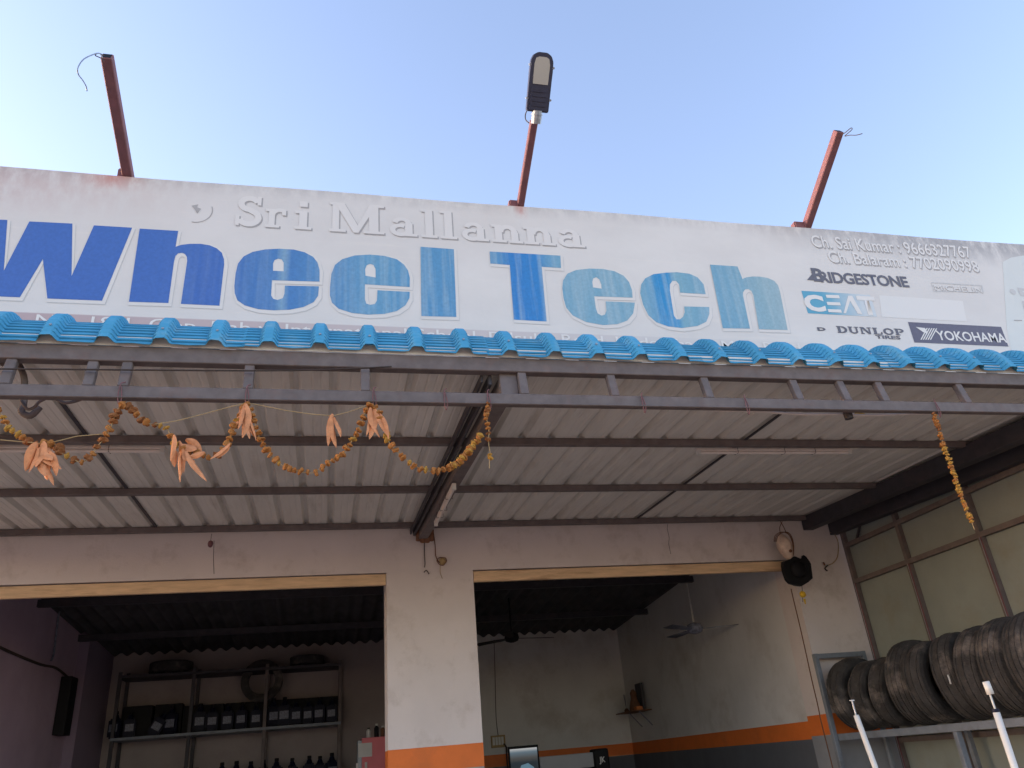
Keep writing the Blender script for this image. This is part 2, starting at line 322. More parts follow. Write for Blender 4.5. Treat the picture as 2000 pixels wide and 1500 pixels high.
# purlins
for y in (4.94, 6.06, 7.215):
    z = rz(y)-.028
    bar('purlin', (XL, y, z), (XR, y, z), .05, .05)
bar('rafter', (.955, 3.79, 3.50), (.872, 7.29, 3.62), .085, .10)
bar('rafter_angle', (.862, 3.79, 3.53), (.80, 7.29, 3.65), .022, .06, 'steel_dark')
bar('rafter_angle', (.815, 3.79, 3.54), (.765, 7.29, 3.66), .014, .05, 'steel_dark')
bar('rafter', (-3.7, 3.79, 3.50), (-3.7, 7.29, 3.62), .085, .10)
# dark end frame over the side wall
bar('end_rafter', (5.10, 3.79, 3.50), (5.03, 7.29, 3.66), .12, .14, 'steel_dark')
bar('end_rafter', (5.36, 3.79, 3.44), (5.33, 7.29, 3.60), .10, .14, 'steel_dark')
bm = bmesh.new(); v = [bm.verts.new(p) for p in ((5.14, 3.8, 3.57), (5.32, 3.8, 3.55), (5.30, 7.28, 3.69), (5.08, 7.28, 3.71))]; bm.faces.new(v)
r_ = bmesh.ops.extrude_face_region(bm, geom=bm.faces[:]); bmesh.ops.translate(bm, verts=[e for e in r_['geom'] if isinstance(e, bmesh.types.BMVert)], vec=(0, 0, .01))
obj('dark_fill_plate', bm, 'steel_dark', can)  # plate added to make the gap between the end rafters read dark
# corrugated roof sheets, seen from below
RP = .216
def rsheet(x0, nr, lip=False, dz=0):
    bm = bmesh.new(); prof = []
    for i in range(nr):
        a = x0+i*RP
        prof += [(a, 0), (a+.052, 0), (a+.056, .002), (a+.064, .002), (a+.068, 0), (a+.104, 0), (a+.108, .002), (a+.116, .002), (a+.12, 0), (a+.150, 0), (a+.170, .034), (a+.196, .034)]
    prof += [(x0+nr*RP, 0), (x0+nr*RP+.01, 0)]
    if lip: prof = [(x0-.035, -.004), (x0-.03, -.03)]+prof[0:0]+[(x0-.002, -.012)]+prof[1:]
    n = 14; rows = []
    for j in range(n+1):
        y = 3.77+(7.3-3.77)*j/n
        rows.append([bm.verts.new((x, y, rz(y)+z+dz+.002*math.sin(y*3+x*2))) for x, z in prof])
    for a, b in zip(rows, rows[1:]):
        for i in range(len(prof)-1): bm.faces.new((a[i], a[i+1], b[i+1], b[i]))
    o = obj('roof_sheet', bm, 'sheet', can); sol = o.modifiers.new('thick', 'SOLIDIFY'); sol.thickness = -.002; sol.offset = 1
    return o
xs = 1.0957-.183
k0 = -24
cuts = [-24, -19, -14, -11, -6, -1, 4, 10, 15, 20]
for a, b in zip(cuts, cuts[1:]+[21]):
    rsheet(xs+a*RP, b-a, dz=random.uniform(0, .003)+.001*(a % 3))
    if a in (-11, 10):
        bm = bmesh.new(); beam(bm, (xs+a*RP-.02, 4.2, rz(4.2)-.006), (xs+a*RP-.02, 7.27, rz(7.27)-.006), .022, .008); obj('sheet_joint', bm, 'steel_dark', can)
# curved blue tile-profile edge
TP = .2595; TX0 = -1.366
prof_x = [(-.5, 0, 1), (-.30, 0, 1), (-.185, 0, 1), (-.15, .012, 1), (-.115, .032, .9), (-.075, .040, .1), (.075, .040, .1), (.115, .032, .9), (.15, .012, 1), (.185, 0, 1), (.30, 0, 1)]
TY, TZ = 3.70, 3.643
SLP = [(0, 66), (.055, 63), (.11, 58), (.16, 51), (.205, 42), (.245, 32), (.29, 20), (.33, 8), (.37, 0), (.9, 0)]
def slope(u):
    for (a, b), (c, d) in zip(SLP, SLP[1:]):
        if u <= c: return b+(d-b)*(u-a)/(c-a)
    return 0
def curve_pt(u):
    y = z = 0; n = max(1, int(u/.004))
    for k in range(n):
        t = math.radians(slope((k+.5)*u/n)); y += math.cos(t)*u/n; z += math.sin(t)*u/n
    t = math.radians(slope(u)); return y, z, -math.sin(t), math.cos(t)
samp = [(0, 0), (.012, 0)]
for k in range(11):
    u = .034+k*.032
    samp += [(u-.0015, 1), (u, 0), (u+.012, .1), (u+.024, .55)]
samp = [(0, 0)]+[q for q in samp if q[0] > .013 and q[0] < .40]+[(.42, 0), (.56, 0)]
CP = [curve_pt(u)+(u, c) for u, c in samp]
def tsheet(n0, nn, dz, dy):
    bm = bmesh.new(); cols = []
    for i in range(nn):
        for fx, h, c in prof_x: cols.append((TX0+(n0+i+fx)*TP, h, c))
    cols.append((TX0+(n0+nn-.5)*TP+.012, 0, 1))
    rows = []
    wob = [random.uniform(-.003, .003) for _ in cols]
    for py, pz, ny, nz, u, c in CP:
        row = []
        for i, (x, h, cc) in enumerate(cols):
            e = h-.010*c*cc
            row.append(bm.verts.new((x, TY+py+ny*e+dy, TZ+pz+nz*e+dz+((wob[i]+.002*math.sin(x*37)) if u < .01 else 0))))
        rows.append(row)
    for a, b in zip(rows, rows[1:]):
        for i in range(len(cols)-1): bm.faces.new((a[i], a[i+1], b[i+1], b[i]))
    o = obj('tile_sheet', bm, 'blue', can); sol = o.modifiers.new('thick', 'SOLIDIFY'); sol.thickness = .0025; sol.offset = 1
    return o
for q, n0 in enumerate((-11, -6, -1, 4, 9, 14, 19, 24)):
    tsheet(n0, 5 if n0 < 24 else 3, random.uniform(-.004, .004), random.uniform(0, .004)+.003*(q % 2))

bm0 = bmesh.new(); lathe(bm0, [(.007, 0), (.007, .004), (.003, .006)], (0, 0, 0), 7); sme = bpy.data.meshes.new('screw'); bm0.to_mesh(sme); bm0.free(); sme.materials.append(M['galv'])
for i in range(-10, 26):
    if (i*7) % 3 == 1: continue
    y_, z_, ny_, nz_ = curve_pt(.075); o = bpy.data.objects.new('screw', sme); C.objects.link(o); o.parent = can; o.matrix_parent_inverse = Matrix.Translation(can.location).inverted()
    o.location = (TX0+i*TP+random.uniform(-.006, .006), TY+y_+ny_*.043, TZ+z_+nz_*.043); o.rotation_euler = Vector((0, ny_, nz_)).to_track_quat('Z', 'Y').to_euler()

# ================================================================== SIDE PARTITION
sp = thing('side_partition', 'grey green sheet wall on a rusty steel frame at the right of the canopy', 'wall', (5.42, 5.4, 0))
ys = [7.26, 6.41, 5.48, 4.55, 3.70]
for a, b in zip(ys, ys[1:]):
    for z0, z1 in ((.1, 1.5), (1.5, 3.02), (3.02, 3.40), (3.40, 3.62)):
        obj('panel', B(5.44+random.uniform(0, .002), 5.452, b+.002, a-.002, z0+.002, z1-.002), 'side', sp)
for y in ys:
    bm = bmesh.new(); beam(bm, (5.415, y, .08), (5.415, y, 3.6), .045, .045, (0, 1, 0)); p = obj('post', bm, 'steel', sp)
    bm = bmesh.new(); beam(bm, (5.388, y-.016, .08), (5.388, y-.016, 3.0), .010, .006, (0, 1, 0)); obj('rust_edge', bm, 'redoxide', p)
    bm = bmesh.new(); beam(bm, (5.388, y-.004, .08), (5.388, y-.004, 3.0), .004, .006, (0, 1, 0)); obj('bare_edge', bm, 'galv', p)
for z in (3.40, 3.02, 1.5):
    bm = bmesh.new(); beam(bm, (5.413, 3.68, z), (5.413, 7.28, z), .04, .045); obj('rail', bm, 'steel', sp)
bm = bmesh.new(); beam(bm, (5.41, 7.05, 3.42), (5.41, 6.92, 3.56), .02, .02); obj('brace', bm, 'steel_dark', sp)

# ================================================================== SIGNBOARD
SY = 4.30
sg = thing('signboard', 'long faded white banner sign reading Wheel Tech in large blue letters', 'sign', (1.5, SY, 3.9))
SX0, SX1, SZ0, SZ1 = -3.9, 6.9, 3.72, 5.205
bm = bmesh.new(); nx, nz = 108, 12
def sag(x, z): return .004*math.sin(x*2.1)*math.sin((z-SZ0)*3)+.003*math.sin(x*5.3+z*4)
grid = [[bm.verts.new((SX0+(SX1-SX0)*i/nx, SY, SZ0+(SZ1-SZ0)*j/nz+(.004*math.sin(SX0*1.0+i*.31) if j == nz else 0))) for j in range(nz+1)] for i in range(nx+1)]
for i in range(nx):
    for j in range(nz): bm.faces.new((grid[i][j], grid[i+1][j], grid[i+1][j+1], grid[i][j+1]))
o = obj('banner', bm, 'sign', sg); 
for z in (3.9, 4.45, 5.18): obj('frame_rail', B(SX0, SX1, SY+.01, SY+.05, z-.02, z+.018), 'galv', sg)
for i in range(10): x = SX0+.03+i*(SX1-SX0-.06)/9; obj('frame_post', B(x-.02, x+.02, SY+.051, SY+.091, 3.85, 5.19), 'galv', sg)
for i in range(5): 
    x = SX0+.2+i*2.5; bm = bmesh.new(); beam(bm, (x, SY+.11, 5.1), (x, 5.6, 3.82), .04, .04); obj('back_stay', bm, 'galv', sg)
def S(x, y): p = atY(x, y, SY); return (p.x, p.z)
def letter(name, outline, holes=(), m='bigblue', off=.003):
    import mathutils
    # triangulate outline with holes through tessellation
    polys = [[Vector((a, b, 0)) for a, b in outline]]+[[Vector((a, b, 0)) for a, b in h] for h in holes]
    tris = mathutils.geometry.tessellate_polygon(polys); flat = [v for p in polys for v in p]
    bm = bmesh.new(); vs = [bm.verts.new((v.x, SY-off, v.y)) for v in flat]
    for t in tris:
        try: bm.faces.new([vs[i] for i in t])
        except ValueError: pass
    for f in bm.faces:
        f.normal_update()
        if f.normal.y > 0: f.normal_flip()
    me = bpy.data.meshes.new(name); bm.to_mesh(me); bm.free(); me.materials.append(M[m] if isinstance(m, str) else m)
    o = bpy.data.objects.new(name, me); C.objects.link(o); o.parent = sg; o.matrix_parent_inverse = Matrix.Translation(sg.location).inverted()
    return o
def cr(pts, k=4, closed=True):   # rounded closed outline
    P = [Vector(p) for p in pts]; n = len(P); out = []
    for i in range(n):
        p0, p1, p2, p3 = P[i-1], P[i], P[(i+1) % n], P[(i+2) % n]
        for j in range(k):
            t = j/k; q = .5*((2*p1)+(p2-p0)*t+(2*p0-5*p1+4*p2-p3)*t*t+(3*p1-p0-3*p2+p3)*t**3); out.append((q.x, q.y))
    return out
Za = lambda L: [S(x*.35, 300+y*.35) for x, y in L]
Zb = lambda L: [S(600+x*.35, 350+y*.35) for x, y in L]
Zc = lambda L: [S(1300+x*.35, 400+y*.35) for x, y in L]
BIG = [
 ('W', Za([(-165, 362), (42, 372), (22, 655), (165, 380), (405, 392), (400, 685), (525, 402), (738, 415), (570, 822), (265, 810), (240, 590), (112, 803), (-190, 792)]), []),
 ('h', Za([(780, 420), (995, 433), (980, 522), (1010, 511), (1060, 505), (1120, 505), (1170, 513), (1210, 530), (1238, 555), (1250, 590), (1251, 620), (1225, 850), (1010, 840), (1045, 600), (1043, 578), (1033, 562), (1015, 555), (995, 558), (980, 572), (972, 600), (940, 835), (720, 828)]), []),
 ('e', Za([(1783, 716), (1783, 650), (1772, 610), (1748, 578), (1700, 552), (1640, 537), (1560, 532), (1480, 536), (1410, 550), (1360, 575), (1328, 615), (1315, 670), (1308, 740), (1310, 780), (1325, 820), (1365, 848), (1440, 869), (1530, 876), (1620, 872), (1695, 857), (1750, 830), (1775, 795), (1780, 742), (1590, 738), (1587, 785), (1578, 808), (1550, 818), (1525, 812), (1513, 792), (1518, 708)]), [Za([(1524, 655), (1524, 615), (1532, 596), (1552, 588), (1572, 592), (1583, 610), (1583, 658)])]),
 ('e', Zb([(572, 603), (572, 550), (562, 510), (540, 478), (500, 448), (430, 429), (350, 422), (265, 427), (195, 448), (155, 480), (135, 530), (128, 600), (127, 650), (138, 690), (175, 724), (250, 748), (340, 757), (430, 753), (500, 737), (548, 705), (570, 665), (572, 630), (392, 621), (389, 678), (378, 697), (352, 702), (330, 696), (322, 672), (322, 588)]), [Zb([(325, 540), (323, 503), (332, 482), (350, 474), (370, 480), (381, 503), (382, 550)])]),
 ('l', Zb([(632, 378), (818, 392), (832, 770), (637, 765)]), []),
 ('T', Zb([(1018, 405), (1412, 428), (1416, 497), (1308, 490), (1336, 795), (1152, 785), (1130, 480), (1022, 472)]), []),
 ('e', Zb([(1815, 662), (1812, 620), (1795, 575), (1765, 540), (1715, 515), (1650, 502), (1575, 500), (1500, 508), (1452, 528), (1428, 565), (1423, 610), (1430, 665), (1445, 718), (1482, 762), (1555, 798), (1650, 815), (1730, 810), (1785, 790), (1818, 750), (1828, 690), (1665, 683), (1669, 735), (1661, 757), (1641, 762), (1620, 750), (1610, 720), (1601, 655)]), [Zb([(1595, 605), (1590, 575), (1596, 555), (1612, 548), (1629, 560), (1640, 588), (1642, 612)])]),
 ('c', [S(*p) for p in [(1300, 533), (1322, 532), (1346, 535), (1362, 542), (1374, 556), (1378, 575), (1328, 572), (1326, 556), (1320, 549), (1313, 549), (1308, 556), (1308, 568), (1316, 617), (1321, 624), (1328, 624), (1334, 619), (1337, 610), (1336, 599), (1385, 600), (1385, 614), (1379, 629), (1362, 637), (1332, 641), (1305, 638), (1282, 630), (1266, 616), (1256, 596), (1250, 573), (1252, 556), (1260, 544), (1276, 536)]], []),
 ('h', Zc([(247, 335), (400, 345), (428, 415), (450, 406), (485, 401), (525, 402), (570, 410), (605, 426), (626, 450), (637, 485), (680, 700), (520, 695), (488, 505), (478, 482), (460, 471), (442, 474), (431, 490), (431, 508), (470, 692), (318, 690)]), []),
]
for ch, o_, h_ in BIG:
    cx = sum(p[0] for p in o_)/len(o_)
    hb = .015
    c_ = Vector((cx, sum(p[1] for p in o_)/len(o_)))
    # pale halo printed round each letter with its thin drop shadow
    def grow(pts, d):
        n = len(pts); out = []
        ar = sum(pts[i-1][0]*pts[i][1]-pts[i][0]*pts[i-1][1] for i in range(n))
        sgn = 1 if ar > 0 else -1
        for i in range(n):
            a = Vector(pts[i-1]); b = Vector(pts[i]); c = Vector(pts[(i+1) % n])
            n1 = Vector(((b-a).y, -(b-a).x)).normalized(); n2 = Vector(((c-b).y, -(c-b).x)).normalized()
            m_ = (n1+n2); m_ = m_.normalized() if m_.length > .3 else n1
            out.append((b.x+m_.x*d*sgn, b.y+m_.y*d*sgn))
        return out
    letter('letter_halo', [(x+.011, z-.0165) for x, z in grow(o_, hb)], [], 'faint_print', .0012)
    letter('letter_halo', [(x+.008, z-.012) for x, z in grow(o_, hb)], [], 'small_print', .0020)
    l_ = letter('letter', o_, h_, 'bigblue', .0032)

# slab letters of the upper line, pale with a grey drop shadow
def stroke(path, w_):
    P = [Vector(p) for p in path]; n = len(P); Lf = []; Rt = []
    ws = w_ if hasattr(w_, '__len__') else [w_]*n
    for i in range(n):
        d = (P[min(i+1, n-1)]-P[max(i-1, 0)]).normalized(); q = Vector((-d.y, d.x))*ws[i]/2
        Lf.append(P[i]+q); Rt.append(P[i]-q)
    return [(p.x, p.y) for p in Lf+Rt[::-1]]
def arc(cx, cy, rx, ry, a0, a1, n=12): return [(cx+rx*math.cos(math.radians(a0+(a1-a0)*i/n)), cy+ry*math.sin(math.radians(a0+(a1-a0)*i/n))) for i in range(n+1)]
def rect(x0, y0, x1, y1): return [(x0, y0), (x1, y0), (x1, y1), (x0, y1)]
SL = .09
def g_S(): 
    c = arc(.36, .73, .22, .19, 20, 270, 14)+arc(.36, .28, .25, .22, 85, -160, 14)[1:]
    return [stroke(c, .17), rect(.56, .70, .66, 1.0), rect(.02, .0, .12, .34)], .72
def g_r(): return [rect(.10, 0, .28, .62), rect(0, 0, .42, SL), rect(0, .53, .28, .62), stroke(arc(.42, .40, .20, .19, 180, 50), .12), rect(.48, .42, .60, .62)], .62
def g_i(): return [rect(.10, 0, .28, .62), rect(0, 0, .38, SL), rect(0, .53, .10, .62), rect(.10, .76, .28, .95)], .40
def g_M(): return [rect(.06, 0, .20, 1), rect(.82, 0, 1.02, 1), rect(0, 0, .34, SL), rect(0, .91, .28, 1), rect(.70, 0, 1.14, SL), rect(.84, .91, 1.14, 1), [(.10, 1), (.30, 1), (.60, .22), (.50, 0)], [(.50, 0), (.60, 0), (.93, .85), (.93, 1), (.84, 1)]], 1.18
def g_a(): return [stroke(arc(.24, .20, .17, .155, 60, 400, 16), .12), rect(.34, 0, .50, .46), rect(.34, 0, .60, SL), stroke(arc(.27, .40, .155, .18, 10, 165, 10), .12)], .64
def g_l(): return [rect(.10, 0, .28, .98), rect(0, 0, .38, SL), rect(0, .89, .10, .98)], .40
def g_n(): return [rect(.08, 0, .24, .62), rect(0, 0, .33, SL), rect(0, .53, .08, .62), stroke(arc(.36, .36, .16, .20, 180, 0), .14), rect(.44, 0, .60, .38), rect(.38, 0, .70, SL)], .72
base0 = Vector(S(455, 445)); top0 = Vector(S(455, 389))
cap = .245
sp_x = {'S': (457, 512), 'r': (517, 559), 'i': (575, 610), 'M': (643, 754), 'a1': (760, 818), 'l1': (822, 855), 'l2': (859, 893), 'a2': (900, 956), 'n1': (958, 1020), 'n2': (1020, 1082), 'a3': (1085, 1140)}
zb = S(600, 449)[1]
for key, (xa, xb) in sp_x.items():
    G, wd = {'S': g_S, 'r': g_r, 'i': g_i, 'M': g_M, 'a': g_a, 'l': g_l, 'n': g_n}[key[0]]()
    wa = S(xa, 440)[0]; wb = S(xb, 440)[0]; k = (wb-wa)/wd
    for layer, (dx, dz, off, m) in enumerate(((.0085, -.009, .0012, 'shadow_print'), (0, 0, .003, 'small_print'))):
        bm = bmesh.new()
        for i, pl in enumerate(G):
            bm2 = [(wa+px_*k+dx, zb+pz*cap+dz) for px_, pz in pl]
            import mathutils
            tr = mathutils.geometry.tessellate_polygon([[Vector((a, b, 0)) for a, b in bm2]])
            vv = [bm.verts.new((a, SY-off-.00012*i, b)) for a, b in bm2]
            for t in tr:
                try: bm.faces.new([vv[j] for j in t])
                except ValueError: pass
        obj('small_letter' if layer else 'letter_shadow', bm, m, sg)
# round emblem left of the upper line
def ring(cx, cz, r, w_, n=28): return [(cx+r*math.cos(2*math.pi*i/n), cz+r*math.sin(2*math.pi*i/n)) for i in range(n)], [[(cx+(r-w_)*math.cos(2*math.pi*i/n), cz+(r-w_)*math.sin(2*math.pi*i/n)) for i in range(n)]]
ex, ez = S(383, 410)
a, b = ring(ex, ez, .115, .115); 
letter('emblem', stroke([(ex+.1*math.cos(math.radians(t)), ez+.1*math.sin(math.radians(t))) for t in range(-100, 30, 10)], .006), [], 'shadow_print', .002)
letter('emblem', [(ex-.03, ez+.03), (ex+.01, ez+.045), (ex+.005, ez+.02), (ex+.03, ez+.01), (ex+.01, ez-.03), (ex-.01, ez+.005)], [], 'shadow_print', .0022)

def text(body, xl, yb, xr, yt, m, off=.003, bold=.0, name='print', shear=0, spacing=1.0):
    cu = bpy.data.curves.new('t', 'FONT'); cu.body = body; cu.offset = bold; cu.shear = shear; cu.resolution_u = 3; cu.space_character = spacing
    to = bpy.data.objects.new('t', cu); C.objects.link(to); dg = bpy.context.evaluated_depsgraph_get(); dg.update()
    me = bpy.data.meshes.new_from_object(to.evaluated_get(dg)); bpy.data.objects.remove(to)
    xs_ = [v.co.x for v in me.vertices]; ys_ = [v.co.y for v in me.vertices]; a, b, c, d = min(xs_), max(xs_), min(ys_), max(ys_)
    p = S(xl, yb); q = S(xr, yt)
    z0 = p[1]; z1 = q[1]
    for v in me.vertices: v.co = ((p[0]+(v.co.x-a)/(b-a)*(q[0]-p[0])), SY-off, z0+(v.co.y-c)/(d-c)*(z1-z0))
    me.materials.clear(); me.materials.append(M[m] if isinstance(m, str) else m)
    o = bpy.data.objects.new(name, me); C.objects.link(o); o.parent = sg; o.matrix_parent_inverse = Matrix.Translation(sg.location).inverted(); return o
for body, a in (('Ch. Sai Kumar : 9666327767', (1588, 483, 1890, 482)), ('Ch. Balaram : 7702090998', (1621, 513, 1905, 510))):
    text(body, a[0]+2, a[1]+2.5, a[2]+2, a[3]+2.5, 'shadow_print', .0014, .02, 'print_shadow'); text(body, *a, 'white_print', .003, .008, 'phone_line')
# tyre maker names
letter('print', [S(*p) for p in ((1576, 547), (1592, 528), (1592, 548))], [], 'grey_logo')
text('B', 1590, 550, 1605, 525, 'grey_logo', .0034, .03); text('RIDGESTONE', 1604, 552, 1769, 540.5, 'grey_logo', .003, .03, spacing=.95)
text('MICHELIN', 1828, 568, 1916, 563, 'shadow_print', .0024, .0, 'print_shadow'); text('MICHELIN', 1827, 567, 1915, 562, 'white_print', .003, .0)
letter('print', [S(*p) for p in ((1818, 551), (1918, 557), (1921, 571), (1824, 570))], [[S(*p) for p in ((1820, 553), (1824, 568), (1918, 569), (1916, 559))]], 'faint_print', .0016)
M['ceat'] = two_tone('ceat_fade', 3.66, 3.98, (.10, .36, .50), (.60, .64, .65))
letter('print', [S(*p) for p in ((1565, 568), (1699, 576), (1713, 619), (1578, 612))], [], 'ceat', .0014)
text('C', 1575, 608, 1605, 577, 'white_print', .003, .05)
for j, yy in enumerate((576, 590, 604)): letter('print', [S(*p) for p in ((1612+j*2, yy), (1638+j*2, yy+1), (1640+j*2, yy+7), (1614+j*2, yy+6))], [], 'white_print', .003)
letter('print', [S(*p) for p in ((1647, 612), (1652, 612), (1660, 588), (1675, 613), (1684, 614), (1664, 578), (1656, 578))], [], 'white_print', .003)
text('T', 1683, 615, 1706, 580, 'white_print', .003, .04)
letter('print', [S(*p) for p in ((1717, 577), (1765, 580), (1880, 588), (1888, 628), (1750, 621), (1722, 619))], [], two_tone('ghost', 3.9, 4.6, (.73, .71, .665), (.76, .72, .67)), .0013)
text('D', 1597, 646, 1611, 640, 'grey_logo', .003, .05); text('TIRES', 1711, 661.5, 1757, 656.5, 'grey_logo', .003, .03)
def slab_glyph(G, xa, zb_, k, cap_, m, off):
    bm = bmesh.new()
    for i, pl in enumerate(G):
        q_ = [(xa+a*k, zb_+b*cap_) for a, b in pl]; tr = mathutils.geometry.tessellate_polygon([[Vector((a, b, 0)) for a, b in q_]]); vv = [bm.verts.new((a, SY-off-.00012*i, b)) for a, b in q_]
        for t_ in tr:
            try: bm.faces.new([vv[j] for j in t_])
            except ValueError: pass
    return obj('print', bm, m, sg)
def serif(x0, x1, y): return rect(x0, y, x1, y+.12)
DG = [([rect(.08, 0, .30, 1), serif(0, .4, 0), serif(0, .4, .88), stroke(arc(.38, .5, .34, .41, 90, -90), [.14]+[.2]*11+[.14])], .86),
      ([rect(.07, .3, .27, 1), rect(.60, .3, .74, 1), serif(0, .36, .88), serif(.5, .84, .88), stroke(arc(.42, .33, .25, .26, 180, 360), .17)], .9),
      ([rect(.06, 0, .18, 1), rect(.68, 0, .80, 1), serif(0, .28, 0), serif(.58, .9, .88), serif(0, .26, .88), [(.08, 1), (.32, 1), (.80, .0), (.62, 0)]], .95),
      ([rect(.08, 0, .30, 1), serif(0, .4, .88), serif(0, .72, 0), rect(.62, .12, .74, .38)], .8),
      ([stroke(arc(.42, .5, .32, .41, 0, 360, 24), .2)], .88),
      ([rect(.08, 0, .30, 1), serif(0, .4, 0), serif(0, .38, .88), stroke(arc(.38, .70, .30, .22, 90, -90), .18)], .78)]
xa_ = S(1634, 643)[0]; tot = sum(d_[1] for d_ in DG); kk = (S(1767, 650)[0]-xa_)/tot; zz = S(1634, 650)[1]
for G_, wd_ in DG: slab_glyph(G_, xa_, zz, kk*.94, S(1634, 637)[1]-zz, 'grey_logo', .003); xa_ += wd_*kk
letter('print', [S(*p) for p in ((1773, 629), (1955, 638.5), (1969.5, 677), (1786, 669))], [], 'plum', .0014)
text('YOKOHAMA', 1832, 664.5, 1960, 651.5, 'white_print', .003, .02)
letter('print', [S(*p) for p in ((1788, 639), (1806, 641), (1812, 652), (1804, 650))], [], 'white_print', .003)
for j in range(5): x_ = 1797+j*4.6; letter('print', [S(*p) for p in ((x_+12, 641+j*.2), (x_+14.5, 641+j*.2), (x_+2.5, 664), (x_, 664))], [], 'white_print', .0032)
# second panel coming in at the right edge
pp = [S(*p) for p in ((1958, 512), (1975, 503), (2000, 499))]; x9 = 6.7
letter('print', pp+[(x9, pp[-1][1]+.0), (x9, S(2000, 690)[1]), S(1975, 688), S(1966, 640)], [], 'lgreen', .0011)
letter('print', [S(*p) for p in ((1986, 562), (2030, 565), (2036, 582), (1993, 578))], [[S(*p) for p in ((1993, 567), (1998, 572), (2006, 568))]], 'faint_print', .003)
letter('print', [S(*p) for p in ((1996, 588), (2030, 590), (2030, 600), (2002, 612))], [], 'faint_print', .003)
letter('print', [S(*p) for p in ((1980, 625), (1996, 625.5), (1996, 627), (1980, 626.5))], [], 'shadow_print', .003)
a, b = ring(*S(1978, 570), .028, .028, 12); letter('print', a, [], 'faint_print', .003)
# address line half hidden by the tiles
text('No. 18/1, Opp. Flab w International School, Dilsukh Road, Hyderabad - Main Road', 66, 643, 1560, 671, 'white_print', .003, .006, 'address_line')

# ================================================================== POLES + LAMP ON THE SIGN
def arm(name, label, base, tip, w_, bx):
    p = atY(*base, SY+.04); q = atX(*tip, p.x)
    t = thing(name, label, 'pole', p, 'red oxide arms on top of the sign')
    d = (q-p).normalized(); bm = bmesh.new(); beam(bm, p-d*.02, q, w_, w_); bmesh.ops.bevel(bm, geom=bm.edges[:], offset=.005, segments=1, affect='EDGES')
    o = obj('square_tube', bm, 'redoxide', t)
    bm = bmesh.new(); a = atY(*bx[0], SY+.03); b = atY(*bx[1], SY+.03); box(bm, a.x, b.x, SY+.008, SY+.07, 5.10, max(a.z, b.z)); bmesh.ops.bevel(bm, geom=bm.edges[:], offset=.008, segments=2, affect='EDGES'); obj('foot_bracket', bm, 'redoxide', t)
    if w_ > 0:   # dark open mouth
        e = bmesh.new(); beam(e, q+d*.0005, q+d*.001, w_-.014, w_-.014); obj('open_mouth', e, 'black', t)
    return t, p, q, d
tL, pL, qL, dL = arm('sign_arm', 'bare red oxide arm at the left of the sign with a loose wire hanging down', (251, 347), (209, 109), .062, ((232, 333), (255, 333)))
tR, pR, qR, dR = arm('sign_arm', 'bare red oxide arm at the right of the sign with a short curled wire', (1574, 446), (1638, 256), .060, ((1548, 435), (1570, 436)))
tC, pC, qC, dC = arm('lamp_arm', 'red oxide arm at the middle of the sign carrying the street lamp', (1015, 407), (1043, 236), .050, ((993, 393), (1012, 394)))
def wire(name, pts, r, m, parent=None, k=4):
    bm = bmesh.new(); tube(bm, smooth_path(pts, k), r, 6); return obj(name, bm, m, parent, smooth=True)
wire('loose_wire', [atX(x, y, qL.x-.0) for x, y in ((200, 112), (193, 104), (178, 108), (162, 117), (152, 133), (153, 145), (161, 156), (168, 168), (170, 178))], .0035, 'galv', tL)
wire('loose_wire', [atX(x, y, qL.x-.0) for x, y in ((203, 118), (196, 113), (186, 108), (192, 104), (203, 108))], .003, 'cord', tL)
wire('loose_wire', [atX(x, y, qR.x) for x, y in ((1646, 262), (1652, 258), (1662, 250), (1664, 253), (1654, 262), (1650, 266), (1660, 264), (1672, 264), (1684, 261))], .003, 'cord', tR)
# street lamp head
lp = thing('street_lamp', 'black LED street lamp head with a pale rectangular diffuser above the sign', 'lamp', qC)
d = (atX(1059, 104, qC.x)-atX(1046, 236, qC.x)).normalized(); L_len = (atX(1059, 104, qC.x)-atX(1049, 220, qC.x)).length
side = Vector((1, 0, 0)); nrm = side.cross(d).normalized()
if nrm.dot(CAM-qC) < 0: nrm = -nrm
O = atX(1049, 219, qC.x)
def LP(u, v, h): return O+side*u+d*v+nrm*h
def slab(outline, h0, h1):
    bm = bmesh.new(); a = [bm.verts.new(LP(u, v, h0)) for u, v in outline]; b = [bm.verts.new(LP(u, v, h1)) for u, v in outline]
    bm.faces.new(a); bm.faces.new(b[::-1])
    for i in range(len(a)): j = (i+1) % len(a); bm.faces.new((a[i], b[i], b[j], a[j]))
    return bm
hw = .076; Ln = L_len
out = [(-hw*.95, 0), (hw*.95, 0), (hw, .01), (hw*1.02, Ln*.7), (hw, Ln*.86), (hw*.8, Ln*.95), (hw*.4, Ln), (-hw*.4, Ln), (-hw*.8, Ln*.95), (-hw, Ln*.86), (-hw*1.02, Ln*.7), (-hw, .01)]
bm = slab(out, -.03, .012); bmesh.ops.bevel(bm, geom=bm.edges[:], offset=.004, segments=2, affect='EDGES'); hd = obj('lamp_housing', bm, 'lampbody', lp)
li = [(-hw*.68, Ln*.47), (hw*.68, Ln*.47), (hw*.70, Ln*.80), (hw*.58, Ln*.90), (hw*.3, Ln*.925), (-hw*.3, Ln*.925), (-hw*.58, Ln*.90), (-hw*.70, Ln*.80)]
obj('diffuser', slab(li, .010, .015), 'lens', lp)
obj('driver_cover', slab([(-hw*.8, Ln*.03), (hw*.8, Ln*.03), (hw*.78, Ln*.42), (-hw*.78, Ln*.42)], .011, .018), 'lampbody', lp)
for v in (.10, .18, .26, .34): obj('cooling_fin', slab([(-hw*.6, Ln*v), (hw*.6, Ln*v), (hw*.6, Ln*(v+.02)), (-hw*.6, Ln*(v+.02))], .0175, .022), 'lampbody', lp)
